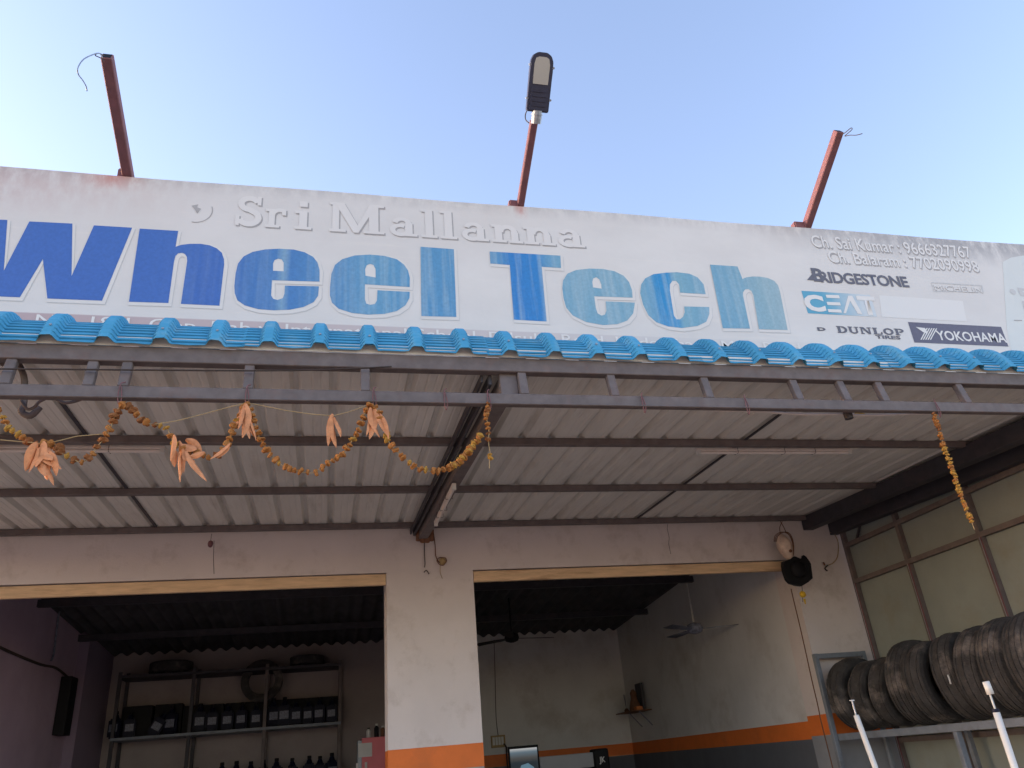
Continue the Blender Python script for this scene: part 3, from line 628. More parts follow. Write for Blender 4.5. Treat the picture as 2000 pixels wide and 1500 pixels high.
for u, v in ((-1.05, .22), (1.05, .22), (-1.05, .78), (1.05, .76)):
    bm = bmesh.new(); tube(bm, [LP(hw*u, Ln*v, -.01), LP(hw*u, Ln*v, .014)], .008, 8); obj('latch', bm, 'galv', lp)
bm = bmesh.new(); tube(bm, [O+d*.01, O-d*.04, O-d*.075], [.034, .036, .034], 14); obj('collar', bm, 'galv', lp)
bm = bmesh.new(); tube(bm, [O-d*.012, O-d*.02], [.040, .040], 14); obj('collar_ring', bm, 'galv', lp)
wire('supply_cable', [atX(x, y, qC.x) for x, y in ((1029, 216), (1026, 225), (1027, 234), (1033, 240))], .004, 'cord', lp)

# ================================================================== TUBE LIGHTS
def tubelight(p, q, label):
    p = Vector(p); q = Vector(q); t = thing('tube_light', label, 'lamp', p, 'tube light battens under the canopy')
    dd = (q-p).normalized()
    bm = bmesh.new(); beam(bm, p, q, .032, .022); bmesh.ops.bevel(bm, geom=bm.edges[:], offset=.004, segments=1, affect='EDGES'); obj('batten', bm, 'tube', t)
    bm = bmesh.new(); tube(bm, [p+dd*.03-Vector((0, 0, .022)), q-dd*.03-Vector((0, 0, .022))], .0125, 10); obj('glass_tube', bm, 'tube', t)
    for e in (p+dd*.018, q-dd*.018): bm = bmesh.new(); beam(bm, e-dd*.014-Vector((0, 0, .022)), e+dd*.014-Vector((0, 0, .022)), .03, .03); obj('end_holder', bm, 'white', t)
    for f_ in (.25, .55, .75):
        c = p.lerp(q, f_); w_ = Vector((0, .028, 0)) if abs(dd.x) > .5 else Vector((.028, 0, 0))
        wire('tie_wire', [c-w_-Vector((0, 0, .03)), c-w_+Vector((0, 0, .05)), c+w_+Vector((0, 0, .05)), c+w_-Vector((0, 0, .03)), c-w_-Vector((0, 0, .034))], .002, 'cord', t, 1)
    return t
tubelight((2.675, 5.0, 3.598), (4.0, 5.0, 3.602), 'white tube light batten under the first purlin at the right')
tubelight((-2.35, 5.0, 3.60), (-1.03, 5.0, 3.60), 'white tube light batten under the first purlin behind the left garland')
tubelight(atZ(887, 946, 3.47), atZ(851, 1020, 3.53), 'white tube light batten hanging along the central rafter')

# ================================================================== GARLANDS
def flower_mesh(seed, m):
    rnd = random.Random(seed); bm = bmesh.new(); bmesh.ops.create_icosphere(bm, subdivisions=2, radius=1)
    for v in bm.verts:
        k = rnd.choice((.62, .8, 1.0, 1.22)); v.co *= k*rnd.uniform(.9, 1.1); v.co.z *= .8
    me = bpy.data.meshes.new('flower'); bm.to_mesh(me); bm.free(); me.materials.append(M[m]); return me
FM = [flower_mesh(i, m) for i, m in enumerate(['marigold', 'marigold', 'marigold_b', 'marigold_b', 'marigold_y'])]
def garland(label, pts, Y=3.685, size=.0205, step=.036, pick=None, tail=None, gaps=()):
    P = smooth_path([atY(x, y, Y) for x, y in pts], 8); L = [0]
    for a, b in zip(P, P[1:]): L.append(L[-1]+(b-a).length)
    t = thing('flower_garland', label, 'garland', P[0], 'dried marigold garlands on the canopy rail')
    bm = bmesh.new(); tube(bm, P, .0022, 5); obj('thread', bm, 'thread', t)
    s_ = 0; 
    while s_ < L[-1]:
        i = max(j for j in range(len(L)) if L[j] <= s_); i = min(i, len(P)-2); f_ = (s_-L[i])/max(1e-6, L[i+1]-L[i]); c = P[i].lerp(P[i+1], f_)
        u = s_/L[-1]
        if not any(a < u < b for a, b in gaps):
            o = bpy.data.objects.new('flower', FM[pick(u) if pick else random.choice((0, 0, 1, 2, 3, 4))]); C.objects.link(o); o.parent = t; o.matrix_parent_inverse = Matrix.Translation(t.location).inverted()
            r_ = size*random.uniform(.68, 1.12); o.scale = (r_, r_, r_*random.uniform(.7, 1)); o.location = c+Vector((random.uniform(-.004, .004), random.uniform(-.004, .004), random.uniform(-.004, .004)))
            dd = (P[i+1]-P[i]).normalized(); o.rotation_euler = (dd+Vector([random.uniform(-.4, .4) for _ in range(3)])).to_track_quat('Z', 'Y').to_euler()
        s_ += step*random.uniform(.75, 1.25)
    return t
pk = lambda u: random.choice((2, 3, 0, 0, 4)) if u < .45 else random.choice((0, 1, 1, 0, 4))
garland('long dried marigold garland looping along the left half of the canopy rail', [(-90, 790), (-40, 800), (-10, 802), (4, 812), (12, 830), (25, 842), (42, 852), (58, 862), (72, 868), (92, 867), (112, 870), (122, 886), (140, 895), (158, 903), (175, 893), (190, 872), (205, 855), (215, 838), (222, 818), (230, 800), (243, 790), (256, 797), (266, 808), (282, 823), (300, 830), (322, 834), (333, 850), (342, 870), (368, 882), (392, 888), (414, 893), (433, 880), (446, 865), (455, 845), (463, 822), (472, 800), (483, 790), (493, 808), (503, 845), (512, 865), (524, 882), (545, 905), (567, 915), (590, 922), (612, 923), (632, 912), (652, 896), (668, 888), (682, 870), (696, 845), (707, 822), (715, 802), (725, 790), (737, 800), (748, 830), (762, 868), (783, 888), (802, 905), (822, 916), (845, 921), (860, 919), (878, 912), (897, 902), (910, 888), (922, 875), (933, 858)], pick=pk, size=.0205, step=.033, gaps=((.30, .305), (.46, .47)))
# thicker bunching at its right end
garland('thick orange end of the left garland beside the central rafter', [(883, 910), (900, 900), (910, 885), (921, 873), (930, 862), (938, 850)], size=.019, step=.013, Y=3.675, pick=lambda u: random.choice((0, 4, 4, 1)))
garland('short brown marigold string hanging at the central rafter', [(952, 788), (951, 800), (950, 815), (953, 830), (955, 845), (954, 858), (955, 872), (957, 884), (956, 900), (956, 915)], size=.016, step=.026, gaps=((.64, .74), (.88, 1)), pick=lambda u: random.choice((2, 0, 1)) if u < .7 else 4)
garland('long yellow orange marigold string hanging at the right end of the rail', [(1823, 806), (1828, 820), (1833, 836), (1840, 860), (1845, 880), (1852, 895), (1860, 915), (1864, 932), (1870, 948), (1877, 965), (1884, 985), (1890, 1002), (1896, 1015), (1903, 1034)], size=.017, step=.018, gaps=((.94, 1),), pick=lambda u: random.choice((2, 0, 1)) if u < .3 else random.choice((4, 4, 0)))
# mango leaf string
def leaf(bm, a, b, w_, curl=.2, ph=0):
    a = Vector(a); b = Vector(b); d = b-a; l = d.length; d.normalize(); s_ = d.cross(Vector((math.sin(ph), 1, math.cos(ph)*.4))).normalized(); n_ = s_.cross(d)
    rows = []
    for i in range(9):
        t = i/8; ww = w_*(math.sin(math.pi*min(1, t*.94+.05))**.7)*(1-.25*t); c = a+d*l*t+n_*curl*l*.3*math.sin(t*2.6+ph)+s_*.06*l*math.sin(t*3+ph)
        rows.append([bm.verts.new(c+s_*ww*k+n_*ww*(.55*abs(k)-.05*math.sin(t*9+ph+k*3))) for k in (-1, -.5, 0, .5, 1)])
    for p, q in zip(rows, rows[1:]):
        for k in range(4): bm.faces.new((p[k], p[k+1], q[k+1], q[k]))
ls = thing('leaf_garland', 'string of dried orange mango leaves tied along the canopy rail', 'garland', atY(480, 785, 3.69))
P_ = lambda x, y, Y=3.675: atY(x, y, Y)
def bunch(leaves):
    for (x0_, y0_, x1_, y1_, w_) in leaves:
        bm = bmesh.new(); leaf(bm, P_(x0_, y0_, 3.675+random.uniform(-.02, .015)), P_(x1_, y1_, 3.66+random.uniform(-.03, .02)), w_*1.2, random.uniform(-.25, .3), random.uniform(0, 6))
        o = obj('dried_leaf', bm, 'leaf', ls, smooth=True)
bunch([(74, 866, 48, 918, .024), (78, 862, 74, 912, .03), (80, 866, 104, 900, .026), (84, 870, 116, 918, .025), (76, 880, 96, 936, .026), (82, 890, 100, 950, .014), (70, 876, 58, 922, .018), (92, 890, 88, 930, .026), (95, 885, 110, 928, .024)])
bunch([(345, 862, 352, 936, .018), (350, 872, 362, 922, .014), (338, 850, 334, 900, .016), (352, 866, 382, 880, .024), (360, 860, 396, 888, .022), (366, 882, 402, 940, .017), (360, 886, 380, 902, .020), (345, 880, 340, 912, .016), (372, 890, 400, 884, .016), (348, 885, 352, 940, .010)])
bunch([(478, 788, 474, 855, .022), (484, 790, 488, 850, .020), (474, 792, 462, 830, .016), (490, 792, 492, 862, .010), (480, 790, 480, 858, .022), (472, 795, 466, 838, .014)])
bunch([(650, 812, 641, 868, .020), (652, 812, 654, 874, .024), (656, 814, 662, 855, .014), (648, 812, 645, 862, .016)])
bunch([(728, 792, 722, 858, .020), (736, 800, 755, 850, .020), (730, 795, 738, 855, .022), (726, 800, 714, 850, .010), (740, 808, 760, 858, .012)])
bunch([(448, 866, 410, 896, .016), (446, 870, 424, 896, .012)])
bm = bmesh.new(); tube(bm, [P_(*p) for p in ((300, 829), (345, 822), (400, 808), (440, 797), (480, 787), (500, 790), (560, 802), (610, 809), (650, 812), (680, 805), (722, 790))], .0022, 5); obj('thread', bm, 'thread', ls)
bm = bmesh.new(); tube(bm, [P_(*p) for p in ((-90, 860), (0, 859), (90, 867), (150, 852), (210, 847))], .0022, 5); obj('thread', bm, 'thread', ls)
# small ties on the rail
tie_where = ['above the left garland peak', 'above the leaf bunch', 'above the second garland peak', 'left of the central rafter', 'above the short hanging string', 'right of the central rafter', 'in the middle of the right half', 'above the right hanging string']
for (x, y), wl in zip(((238, 770), (484, 775), (730, 778), (868, 780), (952, 783), (1252, 789), (1452, 790), (1822, 795)), tie_where):
    c = atY(x, y, 3.725); q = [Vector((c.x, 3.694, 3.40)), Vector((c.x+.01, 3.69, 3.34)), Vector((c.x+.004, 3.70, 3.30)), Vector((c.x-.006, 3.69, 3.33)), Vector((c.x-.004, 3.692, 3.408)), Vector((c.x+.012, 3.71, 3.43))]
    tag(wire('rail_tie', q, .0025, 'redoxide'), 'thin red thread tied round the rail '+wl, 'thread', 'thread ties on the canopy rail')
tag(wire('stretched_wire', [atY(x, y, 3.70) for x, y in ((-60, 720), (200, 722), (480, 724), (640, 722), (765, 716))], .0042, 'cord'), 'taut black wire stretched across the left end of the canopy truss', 'wire')
tag(wire('sagging_rope', [atY(x, y, 3.80) for x, y in ((1290, 792), (1400, 801), (1470, 802), (1560, 809), (1640, 809), (1700, 811), (1820, 807))], .0085, 'tube'), 'pale rope sagging just below the bottom rail at the right', 'rope')
bm = bmesh.new(); 
tag(wire('cloth_scrap', [atY(x, y, 3.80) for x, y in ((1650, 806), (1662, 812), (1675, 806), (1690, 810))], .006, 'yellow'), 'yellow rag knotted on the pale rope near the right', 'rag')
# cable loop and tangle on the left
tag(wire('cable_loop', [atY(x, y, 3.9) for x, y in ((0, 712), (15, 700), (30, 702), (42, 722), (48, 745), (46, 790), (42, 805), (60, 812), (78, 795)) ], .016, 'steel'), 'thick grey cable loop hooked behind the left end of the rail', 'cable')
tag(wire('cable_tangle', [atY(x, y, 3.82) for x, y in ((40, 778), (52, 798), (66, 796), (78, 784), (100, 776), (116, 783), (130, 787), (150, 783), (168, 776), (182, 772), (160, 770), (125, 776), (95, 770), (60, 774))], .0075, 'steel'), 'tangle of grey cable lying along the rail at the left', 'cable')

# ================================================================== THINGS ON THE FACADE
# scalloped rag bracket below the rafter
t = thing('rolled_mats', 'row of small brown rolls stuck under the end of the central rafter', 'rolls', atY(830, 1050, 7.25))
for i, (x, y) in enumerate(((817, 1048), (825, 1051), (833, 1051), (841, 1048))):
    bm = bmesh.new(); c = atY(x, y, 7.25); tube(bm, [c+Vector((0, -.05, .05)), c+Vector((0, -.05, 0)), c+Vector((0, -.02, -.045))], .027, 8); obj('roll', bm, 'brown', t)
tag(wire('hanging_wire', [atY(x, y, 7.28) for x, y in ((829, 1056), (829, 1080), (830, 1100), (829, 1108))], .005, 'cord'), 'short dark wire hanging below the rafter end', 'wire')
t = thing('wire_coil', 'coil of wire round a white insulator knob above the middle pillar', 'insulator', atY(864, 1096, 7.27))
wire('lead', [atY(x, y, 7.28) for x, y in ((846, 1038), (848, 1050), (850, 1068), (851, 1085), (856, 1096), (862, 1101))], .005, 'brown', t)
bm = bmesh.new(); lathe(bm, [(.02, 0), (.034, -.008), (.034, -.02), (.014, -.032)], Vector(atY(864, 1097, 7.298)), 14, 'y'); obj('knob', bm, 'thread', t)
c = atY(863, 1096, 7.27)
wire('coil', [c+Vector((.045*math.cos(a*.7), -.006*math.sin(a*1.3), .038*math.sin(a*.7)))*(1+.12*math.sin(a*2.1)) for a in range(0, 24)], .0035, 'brown', t, 3)
wire('lead', [atY(x, y, 7.28) for x, y in ((860, 1104), (860, 1118), (864, 1130))], .003, 'thread', t)
tag(wire('wire_stub', [atY(x, y, 7.285) for x, y in ((828, 1118), (833, 1114), (838, 1121))], .005, 'cord'), 'tiny curled wire stub above the middle pillar', 'wire')
t = thing('hanging_ball', 'small dark red ball hanging from the first purlin above the left bay', 'ornament', atY(411, 1062, 7.2))
bm = bmesh.new(); c = atY(411, 1062, 7.2); lathe(bm, [(.004, .03), (.018, .022), (.024, 0), (.018, -.024), (.004, -.034)], c, 10); obj('ball', bm, 'redoxide', t, smooth=True)
wire('string', [c+Vector((0, 0, .03)), c+Vector((.002, 0, .09))], .002, 'cord', t)
# ash gourd in a net
t = thing('hanging_gourd', 'dried pale ash gourd hanging in twine at the top of the right pillar', 'gourd', atY(1530, 1065, 7.1))
bm = bmesh.new(); c = atY(1530, 1068, 7.1); n_ = 14
prof = []
for i in range(n_+1):
    u = i/n_; prof.append((max(.004, .088*math.sin(math.pi*u)**.55*(1-.28*u)), .135-u*.29))
lathe(bm, prof, (0, 0, 0), 20)
for v in bm.verts: v.co = v.co*(1+.035*math.sin(v.co.x*60)*math.sin(v.co.z*43+1)); v.co.x += (.135-v.co.z)*.14; v.co += c
obj('gourd_body', bm, 'gourd', t, smooth=True)
for k in range(3):
    wire('twine', [atY(x, y, 7.02+.02*k) for x, y in ((1512+k*2, 1058), (1514+k*3, 1046), (1526+k*4, 1039), (1540+k*2, 1044), (1548+k, 1062), (1550, 1085))], .0035, 'brown', t)
wire('twine', [atY(x, y, 7.1) for x, y in ((1524, 1042), (1523, 1030), (1528, 1018))], .004, 'brown', t); wire('twine', [atY(x, y, 7.1) for x, y in ((1536, 1042), (1531, 1030), (1524, 1018))], .004, 'brown', t)
bm = bmesh.new(); c = atY(1544, 1076, 7.03); lathe(bm, [(.004, .014), (.016, .006), (.016, -.006), (.004, -.014)], c, 10, 'y'); obj('brown_seed', bm, 'brown', t)
# black talisman
t = thing('hanging_talisman', 'flat black horned talisman hanging below the gourd on the right pillar', 'talisman', atY(1562, 1115, 7.06))
ol = [(590, 720), (640, 722), (700, 700), (745, 650), (790, 655), (830, 690), (885, 695), (888, 625), (940, 660), (965, 720), (1005, 760), (1000, 850), (1030, 970), (960, 1030), (870, 1085), (780, 1070), (690, 1045), (640, 990), (600, 860), (585, 790)]
pts = [atY(1450+x/7.5, 1000+y/7.5, 7.06) for x, y in ol]
bm = bmesh.new(); poly_xz(bm, [(p.x, p.z) for p in pts], 7.05, .045); bmesh.ops.bevel(bm, geom=bm.edges[:], offset=.006, segments=1, affect='EDGES'); obj('black_plate', bm, 'black', t)
c = atY(1560, 1112, 7.04)
bm = bmesh.new(); bmesh.ops.create_icosphere(bm, subdivisions=2, radius=.09); 
for v in bm.verts: v.co.y *= .35; v.co += c
obj('black_face', bm, 'black', t, smooth=True)
wire('string', [atY(x, y, 7.05) for x, y in ((1566, 1144), (1567, 1154), (1568, 1176))], .003, 'cord', t)
bm = bmesh.new(); bmesh.ops.create_icosphere(bm, subdivisions=2, radius=.034); c = atY(1568, 1161, 7.05)
for v in bm.verts: v.co = v.co*random.uniform(.85, 1.12)+c
obj('yellow_pompom', bm, 'yellow', t)
bm = bmesh.new(); tube(bm, [atY(1571, 1170, 7.05), atY(1573, 1180, 7.05)], [.012, .005], 6); obj('tassel', bm, 'yellow', t)
tag(wire('power_cable', [atY(x, y, 7.285) for x, y in ((1545, 1150), (1550, 1172), (1562, 1222), (1574, 1275), (1586, 1330), (1596, 1372), (1604, 1410), (1614, 1450), (1628, 1506))], .0055, 'brown'), 'thin brown cable running down the face of the right pillar', 'cable')
t = thing('wall_hook', 'bent dark hook with a loop of wire high on the right pillar', 'hook', atY(1612, 1105, 7.28))
wire('hook', [atY(x, y, 7.27) for x, y in ((1608, 1098), (1611, 1104),)], .009, 'brown', t, 2); wire('hook', [atY(x, y, 7.27) for x, y in ((1617, 1104), (1611, 1110), (1616, 1115))], .008, 'cord', t, 2)
wire('loop_wire', [atY(x, y, 7.27) for x, y in ((1617, 1104), (1628, 1099), (1636, 1086), (1637, 1060), (1630, 1044), (1622, 1040))], .005, 'thread', t)

# ================================================================== TYRE RACK AND TYRES
t = thing('tyre_rack', 'grey angle iron rack holding used tyres along the side wall', 'rack', (4.9, 6, .08))
def rb(name, p, q, w_, h, upv=(0, 0, 1)): bm = bmesh.new(); beam(bm, p, q, w_, h, upv); bmesh.ops.bevel(bm, geom=bm.edges[:], offset=.003, segments=1, affect='EDGES'); return obj(name, bm, 'rack', t)
ZS = 1.572
rb('shelf_beam', (4.745, 3.95, ZS), (4.745, 7.22, ZS), .04, .058); rb('shelf_beam', (5.30, 3.95, ZS), (5.30, 7.22, ZS), .04, .058)
rb('end_post', (4.70, 7.215, .08), (4.70, 7.215, 2.325), .045, .045, (0, 1, 0)); rb('end_post', (5.24, 7.215, .08), (5.24, 7.215, 2.325), .04, .04, (0, 1, 0))
rb('end_bar', (4.723, 7.215, 2.30), (5.22, 7.215, 2.30), .045, .045)
rb('post', (4.745, 5.66, .08), (4.745, 5.66, 1.542), .05, .04, (0, 1, 0)); rb('post', (4.745, 4.05, .08), (4.745, 4.05, 1.542), .05, .04, (0, 1, 0)); rb('post', (5.30, 6.2, .08), (5.30, 6.2, 1.542), .045, .04, (0, 1, 0))
for i in range(8): rb('cross_bar', (4.767, 4.1+i*.42, ZS-.01), (5.28, 4.1+i*.42, ZS-.01), .03, .03)
rb('shelf_beam', (4.745, 3.95, .55), (4.745, 7.22, .55), .04, .05)
def tyre_mesh(R_, W_, r_in, grooves, seed):
    rnd = random.Random(seed); h = W_/2; prof = [(r_in, -h*.72), (r_in+.02, -h*.9), (r_in+.06, -h*1.02), (R_-.045, -h*1.0), (R_-.016, -h*.86)]
    xs_ = [-h*.78]
    k = grooves
    for i in range(k):
        c = -h*.6+1.2*h*i/(k-1) if k > 1 else 0
        e_ = .010*(c/(h*.6))**2; prof += [(R_-.001-e_, c-.014), (R_-e_, c-.0045), (R_-.007-e_, c-.003), (R_-.007-e_, c+.003), (R_-e_, c+.0045), (R_-.001-e_, c+.014)]
    prof += [(R_-.016, h*.86), (R_-.045, h), (r_in+.06, h*1.02), (r_in+.02, h*.9), (r_in, h*.72)]
    seg = 90; bm = bmesh.new(); rings = []
    for s_ in range(seg):
        a = 2*math.pi*s_/seg; ring_ = []
        for j, (r_, y_) in enumerate(prof):
            rr = r_
            if r_ > R_-.012 and (s_*2+(j//3)) % 5 == 0: rr -= .0028          # tread blocks
            if R_-.02 < r_ < R_-.01 and abs(y_) > h*.8 and s_ % 2: rr -= .004  # shoulder lugs
            ring_.append(bm.verts.new((rr*math.cos(a), y_, rr*math.sin(a))))
        rings.append(ring_)
    n = len(prof)
    for s_ in range(seg):
        A, B_ = rings[s_], rings[(s_+1) % seg]
        for j in range(n-1): bm.faces.new((A[j], A[j+1], B_[j+1], B_[j]))
        # inner lining
    for s_ in range(seg):
        A, B_ = rings[s_], rings[(s_+1) % seg]
        bm.faces.new((A[n-1], A[0], B_[0], B_[n-1])) if False else None
    bmesh.ops.recalc_face_normals(bm, faces=bm.faces[:])
    me = bpy.data.meshes.new('tyre'); bm.to_mesh(me); bm.free(); me.materials.append(M['rubber']); return me
TM = [tyre_mesh(.325, .19, .19, 3, 1), tyre_mesh(.30, .17, .18, 2, 2), tyre_mesh(.345, .215, .21, 4, 3), tyre_mesh(.335, .20, .20, 3, 4)]
TR = [.325, .30, .345, .335]
# (Y, mesh, yaw, lean, x, label)
tl = [(7.00, 0, 8, 0, 4.93, 'dusty tyre at the far end of the rack beside the pillar'),
      (6.74, 1, 12, 3, 4.95, 'small tyre second from the pillar on the rack'),
      (6.50, 1, 14, 5, 4.97, 'small worn tyre third from the pillar on the rack'),
      (6.22, 2, 16, 3, 5.00, 'large tyre with bright tread grooves fourth from the pillar'),
      (5.97, 0, 14, -3, 4.98, 'worn tyre right of the one with bright grooves'),
      (5.66, 3, 20, -6, 4.99, 'tall leaning tyre with a short white strip on its tread'),
      (5.36, 3, 14, 3, 4.97, 'wide brown tyre behind the taller white pole'),
      (5.10, 2, 12, 0, 4.98, 'wide dark tyre just right of the taller white pole'),
      (4.82, 2, 10, -2, 4.97, 'tyre cut by the right edge of the photo'),
      (4.55, 0, 8, 0, 4.97, 'tyre nearest the camera on the rack')]
for y, k, yaw, lean, x, lb in tl:
    o = bpy.data.objects.new('tyre', TM[k]); C.objects.link(o); o.location = (x, y, ZS+.029+TR[k]*1.0); o.rotation_euler = (math.radians(lean), random.uniform(0, 6), math.radians(yaw)); o.rotation_mode = 'YXZ'
    tag(o, lb, 'tyre', 'used tyres standing on the rack')
# white poles
def pole(label, top, foot_px, Y, r_, cap_h, rod_px, kind):
    a = atY(*top, Y); b = atY(*foot_px, Y); r1 = atY(*rod_px, Y); d_ = (b-r1).normalized(); foot = r1+d_*((.1-r1.z)/d_.z)
    t = thing('white_pole', label, 'pole', foot)
    bm = bmesh.new(); tube(bm, [r1, foot], r_, 14); obj('white_tube', bm, 'white', t, smooth=True)
    bm = bmesh.new(); tube(bm, [a, r1], r_*.33, 8); obj('steel_rod', bm, 'galv', t)
    if kind: bm = bmesh.new(); e = atY(1935, 1356, Y); tube(bm, [a, e], r_*1.05, 12); obj('white_cap', bm, 'white', t, smooth=True); bm = bmesh.new(); tube(bm, [r1-d_*.012, r1+d_*.006], r_*1.08, 12); obj('blue_collar', bm, 'darkblue', t)
    else: bm = bmesh.new(); beam(bm, a+Vector((-.014, 0, 0)), a+Vector((.014, 0, 0)), .01, .006); obj('rod_head', bm, 'white', t)
    bm = bmesh.new(); lathe(bm, [(.15, 0), (.15, .02), (.03, .04)], foot-Vector((0, 0, .02)), 18); obj('foot_plate', bm, 'steel_dark', t)
pole('slim white pole with a thin steel rod, the left of the two by the rack', (1664, 1368), (1710, 1500), 4.6, .0165, 0, (1672, 1397), 0)
pole('thicker white pole with a white cap and blue collar, right of the other', (1925, 1331), (1982, 1500), 4.0, .0185, 1, (1945, 1389), 1)
tag(wire('paper_strip', [atX(x, y, 4.655) for x, y in ((1851, 1318), (1854, 1326), (1857, 1336))], .006, 'white'), 'short white strip stuck to the tread of the tall leaning tyre', 'strip')

# ================================================================== INSIDE LEFT BAY
BY = 12.45
t = thing('storage_rack', 'tall dark slotted angle rack against the back wall of the left bay', 'rack', (-1.3, BY, .08))
for px_ in (222, 370, 516, 663):
    x = atY(px_, 1420, 12.2).x
    for y in (12.2, 12.68): obj('post', B(x-.022, x+.022, y-.02, y+.02, .08, 3.16 if y < 12.5 else 3.2), 'steel' if px_ > 400 else 'steel_dark', t)
x0s, x1s = atY(222, 1420, 12.2).x, atY(663, 1420, 12.2).x
for z, m in ((3.10, 'steel_dark'), (2.315, 'rack'), (1.56, 'rack'), (.8, 'rack')):
    obj('shelf', B(x0s-.02, x1s+.02, 12.17, 12.70, z-.02, z+.015), m, t)
def bottle_mesh():
    bm = bmesh.new(); box(bm, -.075, .075, -.05, .05, 0, .24); bmesh.ops.bevel(bm, geom=bm.edges[:], offset=.022, segments=2, affect='EDGES')
    lathe(bm, [(.045, .23), (.03, .275), (.022, .29)], (0, 0, 0), 12)
    me = bpy.data.meshes.new('bottle'); bm.to_mesh(me); bm.free(); me.materials.append(M['darkblue']); return me
def lab_mesh():
    bm = bmesh.new(); box(bm, -.052, .052, -.0525, -.0505, .08, .17); me = bpy.data.meshes.new('bottle_label'); bm.to_mesh(me); bm.free(); me.materials.append(M['lab']); return me
def cap_mesh():
    bm = bmesh.new(); lathe(bm, [(.026, .291), (.026, .325), (.022, .328)], (0, 0, 0), 12); me = bpy.data.meshes.new('cap'); bm.to_mesh(me); bm.free(); me.materials.append(M['black']); return me
b0, b1, b2 = bottle_mesh(), lab_mesh(), cap_mesh()
ords = ['first', 'second', 'third', 'fourth', 'fifth', 'sixth', 'seventh', 'eighth', 'ninth', 'tenth', 'eleventh', 'twelfth', 'thirteenth']
def bottle(x, z, lb, sc_=1.0, rot=0):
    t_ = thing('oil_bottle', lb, 'bottle', (0, 0, 0), 'dark oil bottles on the storage rack')
    for me, nm in ((b0, 'body'), (b1, 'label'), (b2, 'cap')):
        o = bpy.data.objects.new(nm, me); C.objects.link(o); o.parent = t_
    t_.location = (x, 12.33+random.uniform(-.03, .05), z); t_.scale = (sc_,)*3; t_.rotation_euler = (0, rot, random.uniform(-.25, .25))
up_px = [228, 255, 300, 335, 390, 415, 445, 472, 500, 533, 555, 578, 602, 624, 648]
names_up = ['leftmost bottle on the upper shelf', 'second bottle from the left on the upper shelf', 'tilted bottle with a glint on the upper shelf', 'bottle right of the tilted one on the upper shelf', 'bottle left of the rack post at the middle of the upper shelf', 'bottle just right of the dark rack post on the upper shelf'] + ['upper shelf dark oil bottle with pale label, %s in the labelled row from the left' % o_ for o_ in ords[:9]]
for px_, lb in zip(up_px, names_up):
    bottle(atY(px_, 1400, 12.35).x, 2.331, 'dark '+lb if not lb.startswith('upper') else lb, random.uniform(1.0, 1.18), .5 if px_ == 300 else 0)
lo_px = [435, 462, 490, 515, 540, 571, 604, 625, 648]
for i, px_ in enumerate(lo_px): bottle(atY(px_, 1490, 12.35).x, 1.576, 'lower shelf navy oil bottle, %s from the left of its row' % ords[i], random.uniform(1.02, 1.12))
for i, px_ in enumerate((240, 275, 310, 345, 385)): 
    o = thing('oil_can', 'black oil can on the lower shelf, %s from the left in shadow' % ords[i], 'can', (atY(px_, 1495, 12.4).x, 12.4, 1.576), 'black cans on the lower shelf')
    bm = bmesh.new(); lathe(bm, [(.09, 0), (.095, .02), (.095, .26), (.08, .29), (.03, .30)], o.location, 14); obj('can_body', bm, 'black', o)
    bm = bmesh.new(); lathe(bm, [(.025, .29), (.025, .32)], o.location, 10); obj('can_cap', bm, 'black', o)
for x_, y_, z_, rx, s_, lb in ((atY(512, 1325, 12.4).x, 12.45, 3.0, 0, 1.0, 'tyre hanging upright in the top bay of the storage rack'), (atY(335, 1290, 12.4).x, 12.45, 3.215, 90, 1.0, 'tyre lying flat on the left of the rack top'), (atY(600, 1290, 12.4).x, 12.45, 3.205, 90, .85, 'tyre lying flat on the right of the rack top')):
    o = bpy.data.objects.new('tyre', TM[1]); C.objects.link(o); o.location = (x_, y_ if rx else 12.40, z_ if rx else 2.96); o.scale = (s_, s_*(.7 if rx == 0 else .9), s_); o.rotation_euler = (math.radians(rx), 0, 0); tag(o, lb, 'tyre', 'tyres on the storage rack')
for i, (px_, w_) in enumerate(((270, .38), (330, .36))):
    x = atY(px_, 1385, 12.5).x; tag(obj('carton', bevelled(x-w_/2, x+w_/2, 12.48, 12.66, 2.331, 2.74, w=.01), 'black'), ['black carton behind the bottles at the left of the upper shelf', 'black carton behind the tilted bottle on the upper shelf'][i], 'carton', 'cartons behind the bottles')
for i, px_ in enumerate((400, 480, 560, 630)):
    x = atY(px_, 1370, 12.55).x; tag(obj('carton', bevelled(x-.27, x+.27, 12.50, 12.66, 2.331, 2.70, w=.01), 'black'), 'black carton behind the upper shelf bottles, %s of four from the left' % ords[i], 'carton', 'cartons behind the bottles')
tag(obj('wall_speaker', bevelled(-3.095, -2.97, 10.85, 11.12, 2.33, 2.98, w=.01), 'black'), 'tall black box hung on the left inner wall of the left bay', 'box')
tag(wire('conduit', [atX(x, y, -3.08) for x, y in ((118, 1178), (112, 1220), (105, 1275), (100, 1290))], .012, 'lab'), 'pale conduit dropping down the left inner wall', 'conduit')
tag(wire('inner_cable', [atX(x, y, -3.08) for x, y in ((-20, 1255), (30, 1278), (80, 1298), (110, 1305), (135, 1325))], .014, 'cord'), 'dark cable sagging across the left inner wall', 'cable')
